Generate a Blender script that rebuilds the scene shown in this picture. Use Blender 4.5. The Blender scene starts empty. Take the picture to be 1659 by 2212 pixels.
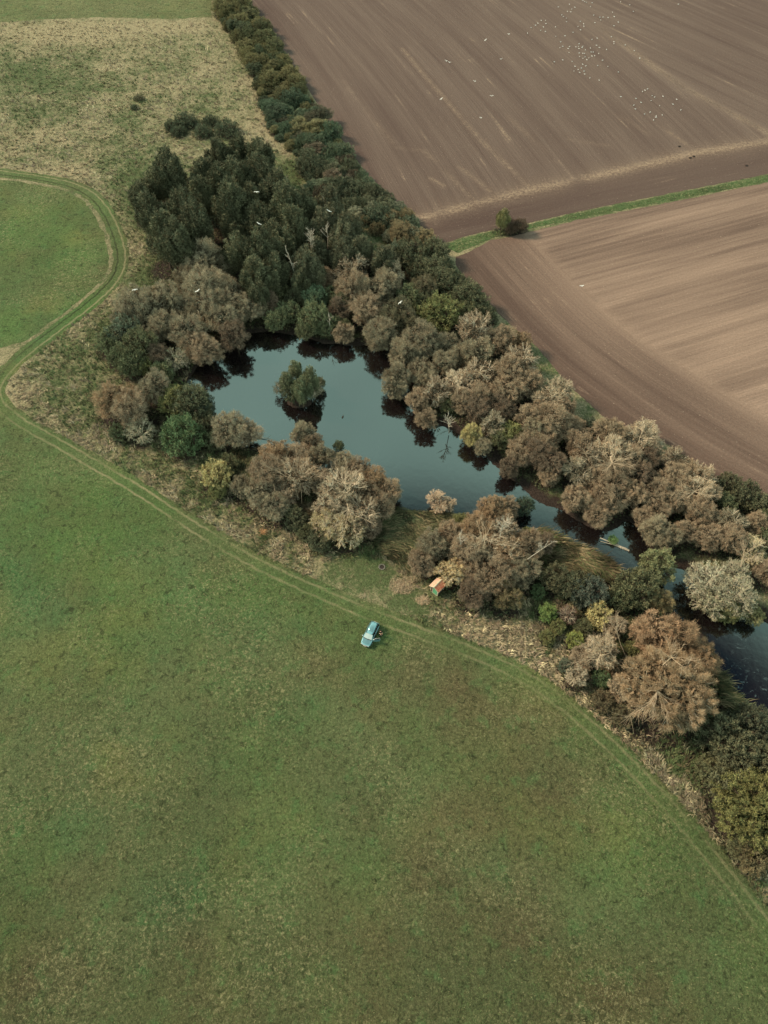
import bpy, math, random
import numpy as np
from mathutils import Vector, geometry
R_ = math.radians
random.seed(7); rng = np.random.default_rng(7)
scene = bpy.context.scene
# ------------------------------------------------------------------ camera, light, exposure
H = 105.0; PITCH = R_(55); F = 1562.0; CX, CY = 829.5, 1106.0
cam = bpy.data.cameras.new('camera'); camo = bpy.data.objects.new('camera', cam)
scene.collection.objects.link(camo); scene.camera = camo
camo.location = (0, 0, H); camo.rotation_euler = (math.pi/2 - PITCH, 0, 0)
cam.sensor_fit = 'VERTICAL'; cam.sensor_height = 24; cam.lens = 12/(1106/F)
cam.clip_start = 0.5; cam.clip_end = 9000
SUN_EL, SUN_AZ = R_(38), R_(288)      # azimuth measured clockwise from +Y: light comes from the left and slightly from behind the camera
w = bpy.data.worlds.new('World'); scene.world = w; w.use_nodes = True
nt = w.node_tree; bg = nt.nodes['Background']
sky = nt.nodes.new('ShaderNodeTexSky'); sky.sky_type = 'NISHITA'; sky.sun_disc = False
sky.sun_elevation = SUN_EL; sky.sun_rotation = SUN_AZ; sky.air_density = 1.0; sky.dust_density = 2.5; sky.ozone_density = 1.5
tc = nt.nodes.new('ShaderNodeTexCoord'); mp = nt.nodes.new('ShaderNodeMapping'); mp.inputs['Scale'].default_value = (1, 1, 2.2)
nz = nt.nodes.new('ShaderNodeTexNoise'); nz.inputs['Scale'].default_value = 2.2; nz.inputs['Detail'].default_value = 5
cr = nt.nodes.new('ShaderNodeMapRange'); cr.inputs[1].default_value = .35; cr.inputs[2].default_value = .7
cr.inputs[3].default_value = .75; cr.inputs[4].default_value = 1.0
mx = nt.nodes.new('ShaderNodeMix'); mx.data_type = 'RGBA'; mx.inputs[7].default_value = (5.3, 7.3, 6.7, 1)
L = nt.links.new
L(tc.outputs['Generated'], mp.inputs['Vector']); L(mp.outputs[0], nz.inputs['Vector']); L(nz.outputs[0], cr.inputs[0])
sx = nt.nodes.new('ShaderNodeSeparateXYZ'); L(tc.outputs['Generated'], sx.inputs[0])      # thin veil of cloud, thicker towards the horizon
el = nt.nodes.new('ShaderNodeMapRange'); el.interpolation_type = 'SMOOTHSTEP'; L(sx.outputs['Z'], el.inputs[0])
for i_, v_ in zip((1, 2, 3, 4), (.770, .838, .97, .0)): el.inputs[i_].default_value = v_
ml = nt.nodes.new('ShaderNodeMath'); ml.operation = 'MULTIPLY'; L(cr.outputs[0], ml.inputs[0]); L(el.outputs[0], ml.inputs[1]); L(ml.outputs[0], mx.inputs[0]); sk_ = nt.nodes.new('ShaderNodeVectorMath'); sk_.operation = 'SCALE'; sk_.inputs['Scale'].default_value = .2; L(sky.outputs[0], sk_.inputs[0]); L(sk_.outputs[0], mx.inputs[6]); L(mx.outputs[2], bg.inputs[0])
bg.inputs[1].default_value = 0.12
sl = bpy.data.lights.new('sun', 'SUN'); so = bpy.data.objects.new('sun', sl); scene.collection.objects.link(so)
sl.energy = 2.7; sl.angle = R_(11); sl.color = (1.0, .81, .60)
sd = Vector((math.sin(SUN_AZ)*math.cos(SUN_EL), math.cos(SUN_AZ)*math.cos(SUN_EL), math.sin(SUN_EL)))
so.rotation_euler = sd.to_track_quat('Z', 'Y').to_euler(); so.location = (0, 0, 200)
vs = scene.view_settings; vs.view_transform = 'Standard'; vs.look = 'None'; vs.exposure = 1.0; vs.gamma = 1.0; vs.use_curve_mapping = False

# ------------------------------------------------------------------ projection helpers (photo pixels at 1659 x 2212 -> ground)
sp_, cp_ = math.sin(PITCH), math.cos(PITCH)
def P(px, py, z=0.0):
    a = (px - CX)/F; b = (CY - py)/F
    d = (a, cp_ + b*sp_, -sp_ + b*cp_); t = (H - z)/(-d[2])
    return (d[0]*t, d[1]*t)
def PA(pts, z=0.0): return np.array([P(x, y, z) for x, y in pts])
def proj(X, Y, Z=0.0):
    dz = Z - H; zc = Y*cp_ - dz*sp_; up = Y*sp_ + dz*cp_
    return CX + F*X/zc, CY - F*up/zc, zc
def pxm(px, py):                       # pixels per metre there
    x, y = P(px, py); return F/proj(x, y)[2]
def srgb(r, g, b, k=1.0):
    return tuple(k*((c/255/12.92) if c < 10.3 else ((c/255+.055)/1.055)**2.4) for c in (r, g, b))
# ------------------------------------------------------------------ numpy value noise
_lat = rng.random((256, 256))
def vnoise(x, y):
    xi = np.floor(x).astype(int); yi = np.floor(y).astype(int); fx = x-xi; fy = y-yi
    fx = fx*fx*(3-2*fx); fy = fy*fy*(3-2*fy)
    g = lambda i, j: _lat[i & 255, j & 255]
    return (g(xi, yi)*(1-fx)+g(xi+1, yi)*fx)*(1-fy)+(g(xi, yi+1)*(1-fx)+g(xi+1, yi+1)*fx)*fy
def fbm(x, y, s, o=4):
    x = np.asarray(x)/s+37.3; y = np.asarray(y)/s+11.7; v = 0; a = .5; t = 0
    for _ in range(o): v = v+a*vnoise(x, y); t += a; x = x*2.03+5; y = y*2.03+9; a *= .55
    return v/t
def inpoly(X, Y, poly):
    X = np.asarray(X); Y = np.asarray(Y); r = np.zeros(X.shape, bool); n = len(poly)
    for i in range(n):
        x0, y0 = poly[i]; x1, y1 = poly[(i+1) % n]
        if y0 == y1: continue
        c = ((y0 > Y) != (y1 > Y)) & (X < (x1-x0)*(Y-y0)/(y1-y0)+x0); r ^= c
    return r
def dline(X, Y, pl, closed=False):     # distance to a polyline, and signed side
    X = np.asarray(X, float); Y = np.asarray(Y, float); best = np.full(X.shape, 1e9); n = len(pl)
    for i in range(n if closed else n-1):
        a = pl[i]; b = pl[(i+1) % n]; d = b-a; q = d.dot(d)+1e-9
        t = np.clip(((X-a[0])*d[0]+(Y-a[1])*d[1])/q, 0, 1)
        best = np.minimum(best, np.hypot(X-a[0]-t*d[0], Y-a[1]-t*d[1]))
    return best
def sstep(a, b, x): t = np.clip((x-a)/(b-a), 0, 1); return t*t*(3-2*t)
def smooth(pl, step):                  # Catmull-Rom resample
    pl = np.array(pl, float); out = []
    ext = np.vstack([2*pl[0]-pl[1], pl, 2*pl[-1]-pl[-2]])
    for i in range(len(pl)-1):
        p0, p1, p2, p3 = ext[i:i+4]; n = max(1, int(np.hypot(*(p2-p1))/step))
        for k in range(n):
            t = k/n; out.append(.5*((2*p1)+(-p0+p2)*t+(2*p0-5*p1+4*p2-p3)*t*t+(-p0+3*p1-3*p2+p3)*t**3))
    out.append(pl[-1]); return np.array(out)
def offset(pl, d):                     # d > 0: to the left of travel
    t = np.gradient(pl, axis=0); t /= np.hypot(t[:, 0], t[:, 1])[:, None]+1e-9
    return pl+np.stack([-t[:, 1], t[:, 0]], 1)*d
# ------------------------------------------------------------------ object helpers
C = scene.collection
def tag(o, label=None, cat=None, group=None, kind=None):
    if label: o['label'] = label
    if cat: o['category'] = cat
    if group: o['group'] = group
    if kind: o['kind'] = kind
    return o
def link(name, me, mat=None, parent=None):
    o = bpy.data.objects.new(name, me); C.objects.link(o)
    if mat and me and not me.materials: me.materials.append(mat)
    if parent: o.parent = parent
    return o
def empty(name, loc=(0, 0, 0), rz=0):
    o = bpy.data.objects.new(name, None); C.objects.link(o); o.location = loc; o.rotation_euler = (0, 0, rz)
    o.empty_display_size = .3; return o
def npmesh(name, V, Fc, attrs=None):
    V = np.asarray(V, np.float32); Fc = np.asarray(Fc, np.int32); me = bpy.data.meshes.new(name)
    me.vertices.add(len(V)); me.vertices.foreach_set('co', V.ravel())
    k = Fc.shape[1]; me.loops.add(Fc.size); me.loops.foreach_set('vertex_index', Fc.ravel())
    me.polygons.add(len(Fc)); me.polygons.foreach_set('loop_start', np.arange(0, Fc.size, k, dtype=np.int32))
    for n, a in (attrs or {}).items():
        a = np.asarray(a, np.float32)
        if a.ndim == 1: at = me.attributes.new(n, 'FLOAT', 'POINT'); at.data.foreach_set('value', a)
        else: at = me.attributes.new(n, 'FLOAT_VECTOR', 'POINT'); at.data.foreach_set('vector', a.ravel())
    me.update(calc_edges=True); return me
class MB:                              # small mesh builder
    def __init__(s): s.v = []; s.f = []
    def add(s, vs, fs): b = len(s.v); s.v += [tuple(q) for q in vs]; s.f += [tuple(i+b for i in f) for f in fs]; return s
    def box(s, c, d, rz=0):
        x, y, z = (q/2 for q in d); vs = []
        for k in (-1, 1):
            for i, j in ((-1, -1), (1, -1), (1, 1), (-1, 1)):
                a, b = i*x, j*y; vs.append((c[0]+a*math.cos(rz)-b*math.sin(rz), c[1]+a*math.sin(rz)+b*math.cos(rz), c[2]+k*z))
        return s.add(vs, [(3, 2, 1, 0), (4, 5, 6, 7), (0, 1, 5, 4), (1, 2, 6, 5), (2, 3, 7, 6), (3, 0, 4, 7)])
    def tube(s, pts, rad, n=4):
        pts = [Vector(p) for p in pts]; vs = []; fs = []
        for i, p in enumerate(pts):
            d = (pts[min(i+1, len(pts)-1)]-pts[max(i-1, 0)]).normalized()
            a = d.cross(Vector((.31, .17, .93)));  a = a.normalized() if a.length > .05 else d.cross(Vector((1, 0, 0))).normalized()
            b = d.cross(a); r = rad[i] if hasattr(rad, '__len__') else rad
            for k in range(n):
                t = 2*math.pi*k/n; vs.append(p+a*math.cos(t)*r+b*math.sin(t)*r)
        for i in range(len(pts)-1):
            for k in range(n): fs.append((i*n+k, i*n+(k+1) % n, (i+1)*n+(k+1) % n, (i+1)*n+k))
        fs.append(tuple(range(n))[::-1]); fs.append(tuple((len(pts)-1)*n+k for k in range(n)))
        return s.add(vs, fs)
    def ball(s, c, r, nu=8, nv=5, jit=0):
        vs = [(c[0], c[1], c[2]-r[2])]; fs = []
        for j in range(1, nv):
            ph = -math.pi/2+math.pi*j/nv
            for i in range(nu):
                t = 2*math.pi*i/nu; q = 1+random.uniform(-jit, jit)
                vs.append((c[0]+q*r[0]*math.cos(ph)*math.cos(t), c[1]+q*r[1]*math.cos(ph)*math.sin(t), c[2]+q*r[2]*math.sin(ph)))
        vs.append((c[0], c[1], c[2]+r[2]))
        for i in range(nu):
            k = (i+1) % nu; fs.append((0, 1+k, 1+i)); fs.append((len(vs)-1, 1+(nv-2)*nu+i, 1+(nv-2)*nu+k))
            for j in range(nv-2): fs.append((1+j*nu+i, 1+j*nu+k, 1+(j+1)*nu+k, 1+(j+1)*nu+i))
        return s.add(vs, fs)
    def mesh(s, name, smooth_=False):
        me = bpy.data.meshes.new(name); me.from_pydata(s.v, [], s.f)
        if smooth_: me.polygons.foreach_set('use_smooth', [True]*len(me.polygons))
        me.update(); return me
    def obj(s, name, mat, parent=None, smooth_=False): return link(name, s.mesh(name, smooth_), mat, parent)
# ------------------------------------------------------------------ materials
def mat(name): 
    m = bpy.data.materials.new(name); m.use_nodes = True; t = m.node_tree; return m, t, t.nodes['Principled BSDF']
def N(t, ty, **kw):
    n = t.nodes.new(ty)
    for k, v in kw.items():
        if isinstance(k, str) and hasattr(n, k): setattr(n, k, v)
    return n
def noise(t, vec, scale, detail=3, rough=.55, dist=0):
    n = t.nodes.new('ShaderNodeTexNoise'); n.inputs['Scale'].default_value = scale; n.inputs['Detail'].default_value = detail
    n.inputs['Roughness'].default_value = rough; n.inputs['Distortion'].default_value = dist
    if vec is not None: t.links.new(vec, n.inputs['Vector'])
    return n.outputs[0]
def mrange(t, s, a, b, c=0., d=1., smoothstep=False):
    n = t.nodes.new('ShaderNodeMapRange'); n.interpolation_type = 'SMOOTHSTEP' if smoothstep else 'LINEAR'
    for i, v in zip((1, 2, 3, 4), (a, b, c, d)): n.inputs[i].default_value = v
    t.links.new(s, n.inputs[0]); return n.outputs[0]
def math_(t, op, a, b=None, c=None):
    n = t.nodes.new('ShaderNodeMath'); n.operation = op
    for i, v in enumerate((a, b, c)):
        if v is None: continue
        if isinstance(v, (int, float)): n.inputs[i].default_value = v
        else: t.links.new(v, n.inputs[i])
    return n.outputs[0]
def mixc(t, f, a, b, mode='MIX'):
    n = t.nodes.new('ShaderNodeMix'); n.data_type = 'RGBA'; n.blend_type = mode
    for i, v in ((0, f), (6, a), (7, b)):
        if isinstance(v, (int, float)): n.inputs[i].default_value = v
        elif isinstance(v, tuple): n.inputs[i].default_value = (*v[:3], 1)
        else: t.links.new(v, n.inputs[i])
    return n.outputs[2]
def attr(t, name):
    n = t.nodes.new('ShaderNodeAttribute'); n.attribute_name = name; return n
def geo(t): return t.nodes.new('ShaderNodeNewGeometry').outputs['Position']
def bump(t, b, h, dist, strength=1.0):
    n = t.nodes.new('ShaderNodeBump'); n.inputs['Distance'].default_value = dist; n.inputs['Strength'].default_value = strength
    t.links.new(h, n.inputs['Height']); t.links.new(n.outputs[0], b.inputs['Normal'])
def matte(b, rough=.95, spec=.1): b.inputs['Roughness'].default_value = rough; b.inputs['Specular IOR Level'].default_value = spec
def plain(name, col, rough=.6, spec=.4, metal=0, var=.15, scale=4):
    m, t, b = mat(name); b.inputs['Roughness'].default_value = rough; b.inputs['Metallic'].default_value = metal
    b.inputs['Specular IOR Level'].default_value = spec
    n = noise(t, geo(t), scale, 4); f = mrange(t, n, .3, .7, 1-var, 1+var)
    c = mixc(t, 1.0, col, (1, 1, 1), 'MULTIPLY'); v = t.nodes.new('ShaderNodeVectorMath'); v.operation = 'SCALE'
    t.links.new(c, v.inputs[0]); t.links.new(f, v.inputs['Scale']); t.links.new(v.outputs[0], b.inputs['Base Color']); return m
def vscale(t, c, f):
    v = t.nodes.new('ShaderNodeVectorMath'); v.operation = 'SCALE'; t.links.new(c, v.inputs[0]); t.links.new(f, v.inputs['Scale']); return v.outputs[0]

GREEN, OLIVE, TAN, LITTER = srgb(82, 100, 60), srgb(96, 92, 62), srgb(158, 140, 112), srgb(62, 52, 46)
def grass_nodes(t, p, a):
    c = mixc(t, mrange(t, noise(t, p, .09, 4), .42, .66, 0, .45, True), a, srgb(84, 88, 56))
    c = mixc(t, mrange(t, noise(t, p, .35, 4, .6), .5, .72, 0, .5, True), c, srgb(72, 106, 62))
    big = mrange(t, noise(t, p, .06, 3), .42, .64, 0, 1, True)
    c = mixc(t, math_(t, 'MULTIPLY', mrange(t, noise(t, p, 2.1, 5, .75, .9), .48, .66, 0, .72, True), math_(t, 'ADD', big, .3)), c, srgb(142, 134, 98))
    c = mixc(t, mrange(t, noise(t, p, .9, 5, .78, .9), .50, .66, 0, .8, True), c, srgb(54, 58, 36))
    return vscale(t, c, mrange(t, noise(t, p, 2.8, 5, .85, 1.0), .32, .68, .42, 1.8))
def grass_bump(t, b, p): bump(t, b, math_(t, 'ADD', noise(t, p, 2.6, 5, .75, .8), math_(t, 'MULTIPLY', noise(t, p, .25, 2), 1.5)), .8)
def m_meadow():
    m, t, b = mat('meadow_grass'); matte(b); p = geo(t); c = grass_nodes(t, p, attr(t, 'tint').outputs['Vector'])
    t.links.new(c, b.inputs['Base Color']); grass_bump(t, b, p); return m
def m_track():
    m, t, b = mat('track_grass'); matte(b); p = geo(t); v = attr(t, 'across').outputs['Fac']; a = attr(t, 'tint').outputs['Vector']
    wob = math_(t, 'MULTIPLY', math_(t, 'SUBTRACT', noise(t, p, .5, 3), .5), .7)
    vv = math_(t, 'ADD', v, wob); d = math_(t, 'ABSOLUTE', math_(t, 'SUBTRACT', math_(t, 'ABSOLUTE', vv), .88))
    rut = mrange(t, d, .05, .34, 1, 0, True); k = mrange(t, noise(t, p, .16, 3), .36, .56, .25, .95)
    lp = attr(t, 'loop').outputs['Fac']; inner = math_(t, 'MULTIPLY', lp, mrange(t, vv, -.3, .1, 1, 0))
    k = math_(t, 'MAXIMUM', k, lp); rut = math_(t, 'MULTIPLY', math_(t, 'MULTIPLY', rut, k), attr(t, 'wear').outputs['Fac'])
    g0 = grass_nodes(t, p, a); lane = mrange(t, math_(t, 'ABSOLUTE', vv), 1.0, 1.7, .35, 0, True)
    g1 = mixc(t, lane, g0, vscale(t, mixc(t, .5, a, srgb(88, 116, 66)), mrange(t, noise(t, p, 2.8, 5, .85, 1.0), .32, .68, .55, 1.55)))
    c = mixc(t, math_(t, 'MULTIPLY', rut, mrange(t, noise(t, p, 1.6, 4, .7), .35, .6, .5, 1)), g1, mixc(t, inner, srgb(156, 144, 110), srgb(52, 50, 34)))
    t.links.new(c, b.inputs['Base Color']); grass_bump(t, b, p); return m
def m_ground():
    m, t, b = mat('rough_ground'); matte(b); p = geo(t); dry = attr(t, 'dry').outputs['Fac']; lit = attr(t, 'litter').outputs['Fac']
    n1 = noise(t, p, .22, 5, .65, .5); n2 = noise(t, p, .9, 5, .7, 1.2)
    f = math_(t, 'ADD', dry, math_(t, 'ADD', math_(t, 'MULTIPLY', math_(t, 'SUBTRACT', n1, .5), 2.2), math_(t, 'MULTIPLY', math_(t, 'SUBTRACT', n2, .5), 3.4)))
    c = mixc(t, mrange(t, f, -.05, 1.05, 0, 1), srgb(86, 96, 62), srgb(154, 141, 110))
    c = mixc(t, mrange(t, noise(t, p, .7, 5, .75, .9), .50, .66, 0, .5, True), c, srgb(96, 84, 66))
    lf = math_(t, 'ADD', lit, math_(t, 'MULTIPLY', math_(t, 'SUBTRACT', n2, .5), 1.2))
    c = mixc(t, mrange(t, lf, .3, .8, 0, 1, True), c, LITTER)
    c = vscale(t, c, mrange(t, noise(t, p, 3, 5, .75, .8), .3, .7, .5, 1.5))
    t.links.new(c, b.inputs['Base Color']); bump(t, b, noise(t, p, 1.8, 5, .7, .9), .8); return m
def m_plough(name, c0, c1, straw, strength):
    m, t, b = mat(name); matte(b); p = geo(t); fl = attr(t, 'flow').outputs['Vector']; st = attr(t, 'straw').outputs['Fac']; tn = attr(t, 'tone').outputs['Fac']
    fl2 = attr(t, 'flow2').outputs['Vector']; mk = attr(t, 'turn').outputs['Fac']
    mk = mrange(t, math_(t, 'ADD', mk, math_(t, 'MULTIPLY', math_(t, 'SUBTRACT', noise(t, p, .25, 3), .5), .5)), .3, .7, 0, 1, True)
    def sn(sx, sy, det=3):
        o_ = []
        for f_ in (fl, fl2):
            mpn = t.nodes.new('ShaderNodeMapping'); mpn.inputs['Scale'].default_value = (sx, sy, 1); t.links.new(f_, mpn.inputs['Vector']); o_.append(noise(t, mpn.outputs[0], 1, det, .55, .08))
        return math_(t, 'ADD', math_(t, 'MULTIPLY', o_[0], math_(t, 'SUBTRACT', 1.0, mk)), math_(t, 'MULTIPLY', o_[1], mk))
    big = sn(.16, .012); mid = sn(.6, .02); fine = sn(2.4, .05, 2)
    cs = mrange(t, mk, 0, 1, 1, .5)
    f = math_(t, 'ADD', tn, math_(t, 'MULTIPLY', cs, math_(t, 'ADD', math_(t, 'MULTIPLY', math_(t, 'SUBTRACT', big, .5), 1.0*strength),
        math_(t, 'ADD', math_(t, 'MULTIPLY', math_(t, 'SUBTRACT', mid, .5), .9*strength), math_(t, 'MULTIPLY', math_(t, 'SUBTRACT', fine, .5), .35*strength)))))
    c = mixc(t, mrange(t, f, 0, 1), c0, c1)
    s1 = math_(t, 'MULTIPLY', mrange(t, mid, .58, .72, 0, 1, True), mrange(t, noise(t, p, .07, 4, .65), .5, .68, 0, 1, True))
    s1 = math_(t, 'MULTIPLY', s1, mrange(t, noise(t, p, 1.4, 4, .8), .42, .62, .1, 1))
    c = mixc(t, math_(t, 'MULTIPLY', s1, .7), c, straw)
    s2 = math_(t, 'MULTIPLY', st, mrange(t, noise(t, p, 1.3, 5, .85), .36, .66, .1, 1, True))
    c = mixc(t, math_(t, 'MULTIPLY', s2, .8), c, straw)
    sp2 = mrange(t, noise(t, p, 2.6, 2, .5), .70, .74, 0, .55); c = mixc(t, sp2, c, srgb(178, 160, 138))
    c = vscale(t, c, mrange(t, noise(t, p, 2.2, 5, .8), .3, .7, .78, 1.22))
    t.links.new(c, b.inputs['Base Color']); bump(t, b, math_(t, 'ADD', noise(t, p, 1.8, 5, .75), fine), .16); return m
def m_water():
    m, t, b = mat('pond_water'); p = geo(t); b.inputs['Roughness'].default_value = .03; b.inputs['IOR'].default_value = 2.1; b.inputs['Specular Tint'].default_value = (.84, 1.0, .93, 1)
    weed = math_(t, 'MULTIPLY', attr(t, 'weed').outputs['Fac'], mrange(t, noise(t, p, .5, 6, .75, 1.8), .56, .72, 0, 1, True))
    sc = mrange(t, noise(t, p, 5, 2), .69, .72, 0, 1); sc = math_(t, 'MULTIPLY', sc, mrange(t, noise(t, p, .3, 3), .5, .6, 0, .35))
    c = mixc(t, math_(t, 'MAXIMUM', math_(t, 'MULTIPLY', weed, .6), sc), srgb(20, 15, 15), srgb(120, 140, 140))
    t.links.new(c, b.inputs['Base Color'])
    bump(t, b, math_(t, 'ADD', noise(t, p, .8, 2), math_(t, 'MULTIPLY', noise(t, p, 4, 2), .25)), .012, .35); return m
def m_foliage(name, hue=.0):            # colour from obj.color, tone per leaf
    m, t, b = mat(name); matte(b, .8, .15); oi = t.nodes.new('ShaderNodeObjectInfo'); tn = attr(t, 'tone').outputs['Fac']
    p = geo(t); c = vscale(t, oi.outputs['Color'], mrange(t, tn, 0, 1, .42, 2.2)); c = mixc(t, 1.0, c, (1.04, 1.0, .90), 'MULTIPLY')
    c = mixc(t, mrange(t, noise(t, p, .55, 3), .45, .7, 0, .45, True), c, mixc(t, 1.0, c, (1.12, .97, .88), 'MULTIPLY'))
    t.links.new(c, b.inputs['Base Color']); return m
def m_vcol(name):
    m, t, b = mat(name); matte(b, .9, .1); t.links.new(attr(t, 'col').outputs['Vector'], b.inputs['Base Color']); return m
M_MEADOW, M_TRACK, M_GROUND, M_WATER = m_meadow(), m_track(), m_ground(), m_water()
M_P1 = m_plough('plough_soil', srgb(78, 62, 56), srgb(106, 90, 80), srgb(166, 142, 118), 1.0)
M_P2 = m_plough('harrowed_soil', srgb(84, 67, 59), srgb(136, 113, 98), srgb(186, 156, 132), 1.5)
M_FOL, M_VC = m_foliage('foliage'), m_vcol('blades')
M_LIMB = plain('limb_bark', srgb(176, 154, 128), .9, .1, var=.3, scale=1.5)
M_TWIG = plain('twig_bark', srgb(150, 130, 108), .9, .1, var=.25, scale=2)
M_BARK = plain('pale_bark', srgb(196, 180, 156), .9, .1, var=.3, scale=2)
M_DBARK = plain('dark_bark', srgb(80, 66, 56), .9, .1, var=.3, scale=2)

# ------------------------------------------------------------------ layout, in photo pixels
TRK = [(-260, 350), (-80, 362), (0, 373), (80, 384), (155, 400), (203, 426), (235, 468), (256, 520), (262, 565), (246, 606), (200, 652), (130, 706),
       (62, 758), (16, 800), (-8, 838), (-6, 866), (18, 892), (52, 917), (120, 955), (200, 1001), (300, 1060), (390, 1120), (454, 1160),
       (520, 1199), (600, 1240), (680, 1276), (760, 1311), (850, 1346), (960, 1387), (1060, 1427), (1150, 1474), (1230, 1532),
       (1320, 1612), (1400, 1694), (1480, 1782), (1560, 1880), (1640, 1985), (1720, 2100), (1800, 2230)]
trk = smooth(PA(TRK), 1.5)
i_join = int(np.argmin(np.hypot(*(trk-np.array(P(-8, 852))).T)))
WATER = [(392, 850), (420, 790), (470, 742), (545, 712), (640, 722), (720, 738), (800, 742), (862, 768), (905, 810), (893, 872), (925, 915), (985, 948),
         (1035, 985), (1090, 1035), (1150, 1085), (1215, 1112), (1262, 1142), (1310, 1150), (1352, 1128), (1392, 1180), (1425, 1212), (1475, 1225), (1560, 1300),
         (1640, 1330), (1760, 1400), (1790, 1640), (1659, 1570), (1610, 1535), (1565, 1490), (1550, 1430), (1525, 1370), (1478, 1345), (1452, 1318), (1430, 1285), (1370, 1262),
         (1325, 1238), (1303, 1215), (1280, 1193), (1240, 1178), (1200, 1167), (1165, 1150), (1115, 1150), (1060, 1130), (1005, 1122), (960, 1112), (910, 1110),
         (860, 1104), (820, 1110), (750, 1085), (690, 1045), (640, 1015), (590, 985), (560, 972), (520, 962), (470, 925), (435, 900), (405, 880)]
F1 = [(478, -90), (535, 0), (622, 124), (702, 250), (792, 376), (862, 441), (918, 497), (958, 527), (1000, 512), (1060, 497), (1140, 482), (1250, 457),
      (1400, 427), (1659, 376), (1850, 338), (2050, -90)]
F2 = [(985, 556), (1010, 545), (1060, 520), (1145, 501), (1250, 475), (1450, 437), (1659, 394), (1850, 357), (1900, 1230), (1659, 1098), (1600, 1078), (1540, 1030), (1450, 965),
      (1310, 905), (1230, 835), (1160, 750), (1090, 690), (1040, 640), (1005, 600), (985, 575)]
WATER = [(a+(9 if 840 < a < 1400 and 760 < b_ < 1190 and i < 21 else 0), b_-(12 if 840 < a < 1400 and 760 < b_ < 1190 and i < 21 else 0)) for i, (a, b_) in enumerate(WATER)]
wl = smooth(np.vstack([PA(WATER), PA(WATER[:1])]), 1.0)[:-1]
f1 = PA(F1); f2 = PA(F2)
def blobs(px, py, L_):
    s = 0
    for (bx, by, rx, ry, a) in L_: s = s+a*np.exp(-((px-bx)/rx)**2-((py-by)/ry)**2)
    return s
# colour of the green pasture, patch by patch (mixed grass colours, with vignetting painted in towards the bottom)
def meadow_tint(X, Y):
    px, py, _ = proj(X, Y); n = fbm(X, Y, 14, 4)
    base = np.array(srgb(92, 100, 66)); lush = np.array(srgb(82, 108, 59)); brown = np.array(srgb(94, 84, 60)); teal = np.array(srgb(74, 106, 68)); yel = np.array(srgb(112, 112, 66))
    gl = np.clip(blobs(px, py, [(100, 1150, 260, 190, .9), (60, 500, 150, 120, .9), (120, 700, 200, 90, .8), (450, 1330, 300, 130, .6), (350, 1550, 260, 120, .35), (1640, 2060, 120, 130, .6), (820, 1350, 150, 60, .35), (1200, 1560, 140, 80, .4)])+(n-.5)*1.6, 0, 1)
    br = np.clip(blobs(px, py, [(1000, 1500, 230, 110, .55), (1130, 1720, 260, 170, .5), (900, 1930, 240, 200, .45), (1280, 2130, 280, 140, .45), (60, 2000, 150, 260, .45), (700, 1450, 120, 60, .35), (330, 2150, 400, 120, .55), (1100, 2200, 600, 90, .4)])+(fbm(X, Y, 7, 4)-.58)*1.6, 0, 1)
    te = np.clip(blobs(px, py, [(40, 1290, 110, 90, .7), (170, 1480, 130, 60, .3), (60, 700, 90, 60, .4)])+(fbm(X+50, Y, 10, 3)-.62)*2, 0, .8)
    ye = np.clip((fbm(X, Y+90, 9, 4)-.55)*2.5, 0, .7)
    c = np.broadcast_to(base, X.shape+(3,)).copy()
    for m_, col in ((gl, lush), (te, teal), (ye, yel), (br, brown)): c = c*(1-m_[..., None])+col*m_[..., None]
    return c*(.76+.46*fbm(X, Y, 11, 4)-.17*sstep(1450, 2200, py))[..., None]  # bottom darkening: browner grass plus lens vignetting painted into the colour
def dry_mask(X, Y):
    px, py, _ = proj(X, Y); d = .30+.14*sstep(430, 330, py)+0*X
    d = d+blobs(px, py, [(100, 70, 260, 28, .9), (330, 62, 200, 22, .5), (70, 165, 90, 55, -.6), (440, 130, 80, 45, .25), (250, 130, 80, 60, .1), (555, 230, 40, 80, .4), (600, 310, 40, 30, .3), (60, 300, 200, 35, .25), (560, 290, 60, 40, .2),
        (60, 372, 170, 18, .6), (290, 375, 60, 25, -.6), (290, 430, 40, 60, -.15), (635, 372, 40, 40, -.9), (330, 590, 50, 50, -.55),
        (60, 770, 120, 40, .25), (140, 770, 90, 40, -.3), (40, 850, 60, 40, .4), (180, 930, 120, 50, .25), (330, 1010, 120, 50, .2), (450, 1110, 80, 40, .1), (560, 1160, 90, 30, .15), (700, 1210, 60, 25, .2), (500, 1000, 50, 40, .2),
        (790, 1245, 70, 40, -.75), (870, 1310, 60, 30, -.7), (720, 1230, 40, 30, -.2), (890, 1265, 30, 20, .5), (1080, 1370, 120, 40, .28), (1250, 1500, 60, 60, .25), (1380, 1620, 80, 60, .3), (1480, 1720, 60, 80, .2), (1620, 1900, 70, 90, .25), (1450, 1640, 60, 50, -.5), (965, 545, 50, 22, .9)])
    d = d+(fbm(X, Y, 10, 4)-.5)*1.3+.45*np.exp(-(dline(X, Y, PA([(-60, 318), (0, 324), (110, 346), (190, 372), (215, 398)]))/1.1)**2)+.35*np.exp(-(dline(X, Y, PA([(548, 170), (562, 235), (590, 300), (640, 345)]))/2.0)**2)
    dt = dline(X, Y, trk[::3]); d = d+.22*np.exp(-((dt-3.2)/1.6)**2)-.15*sstep(0, 60, py-880)*0
    return d
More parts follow.
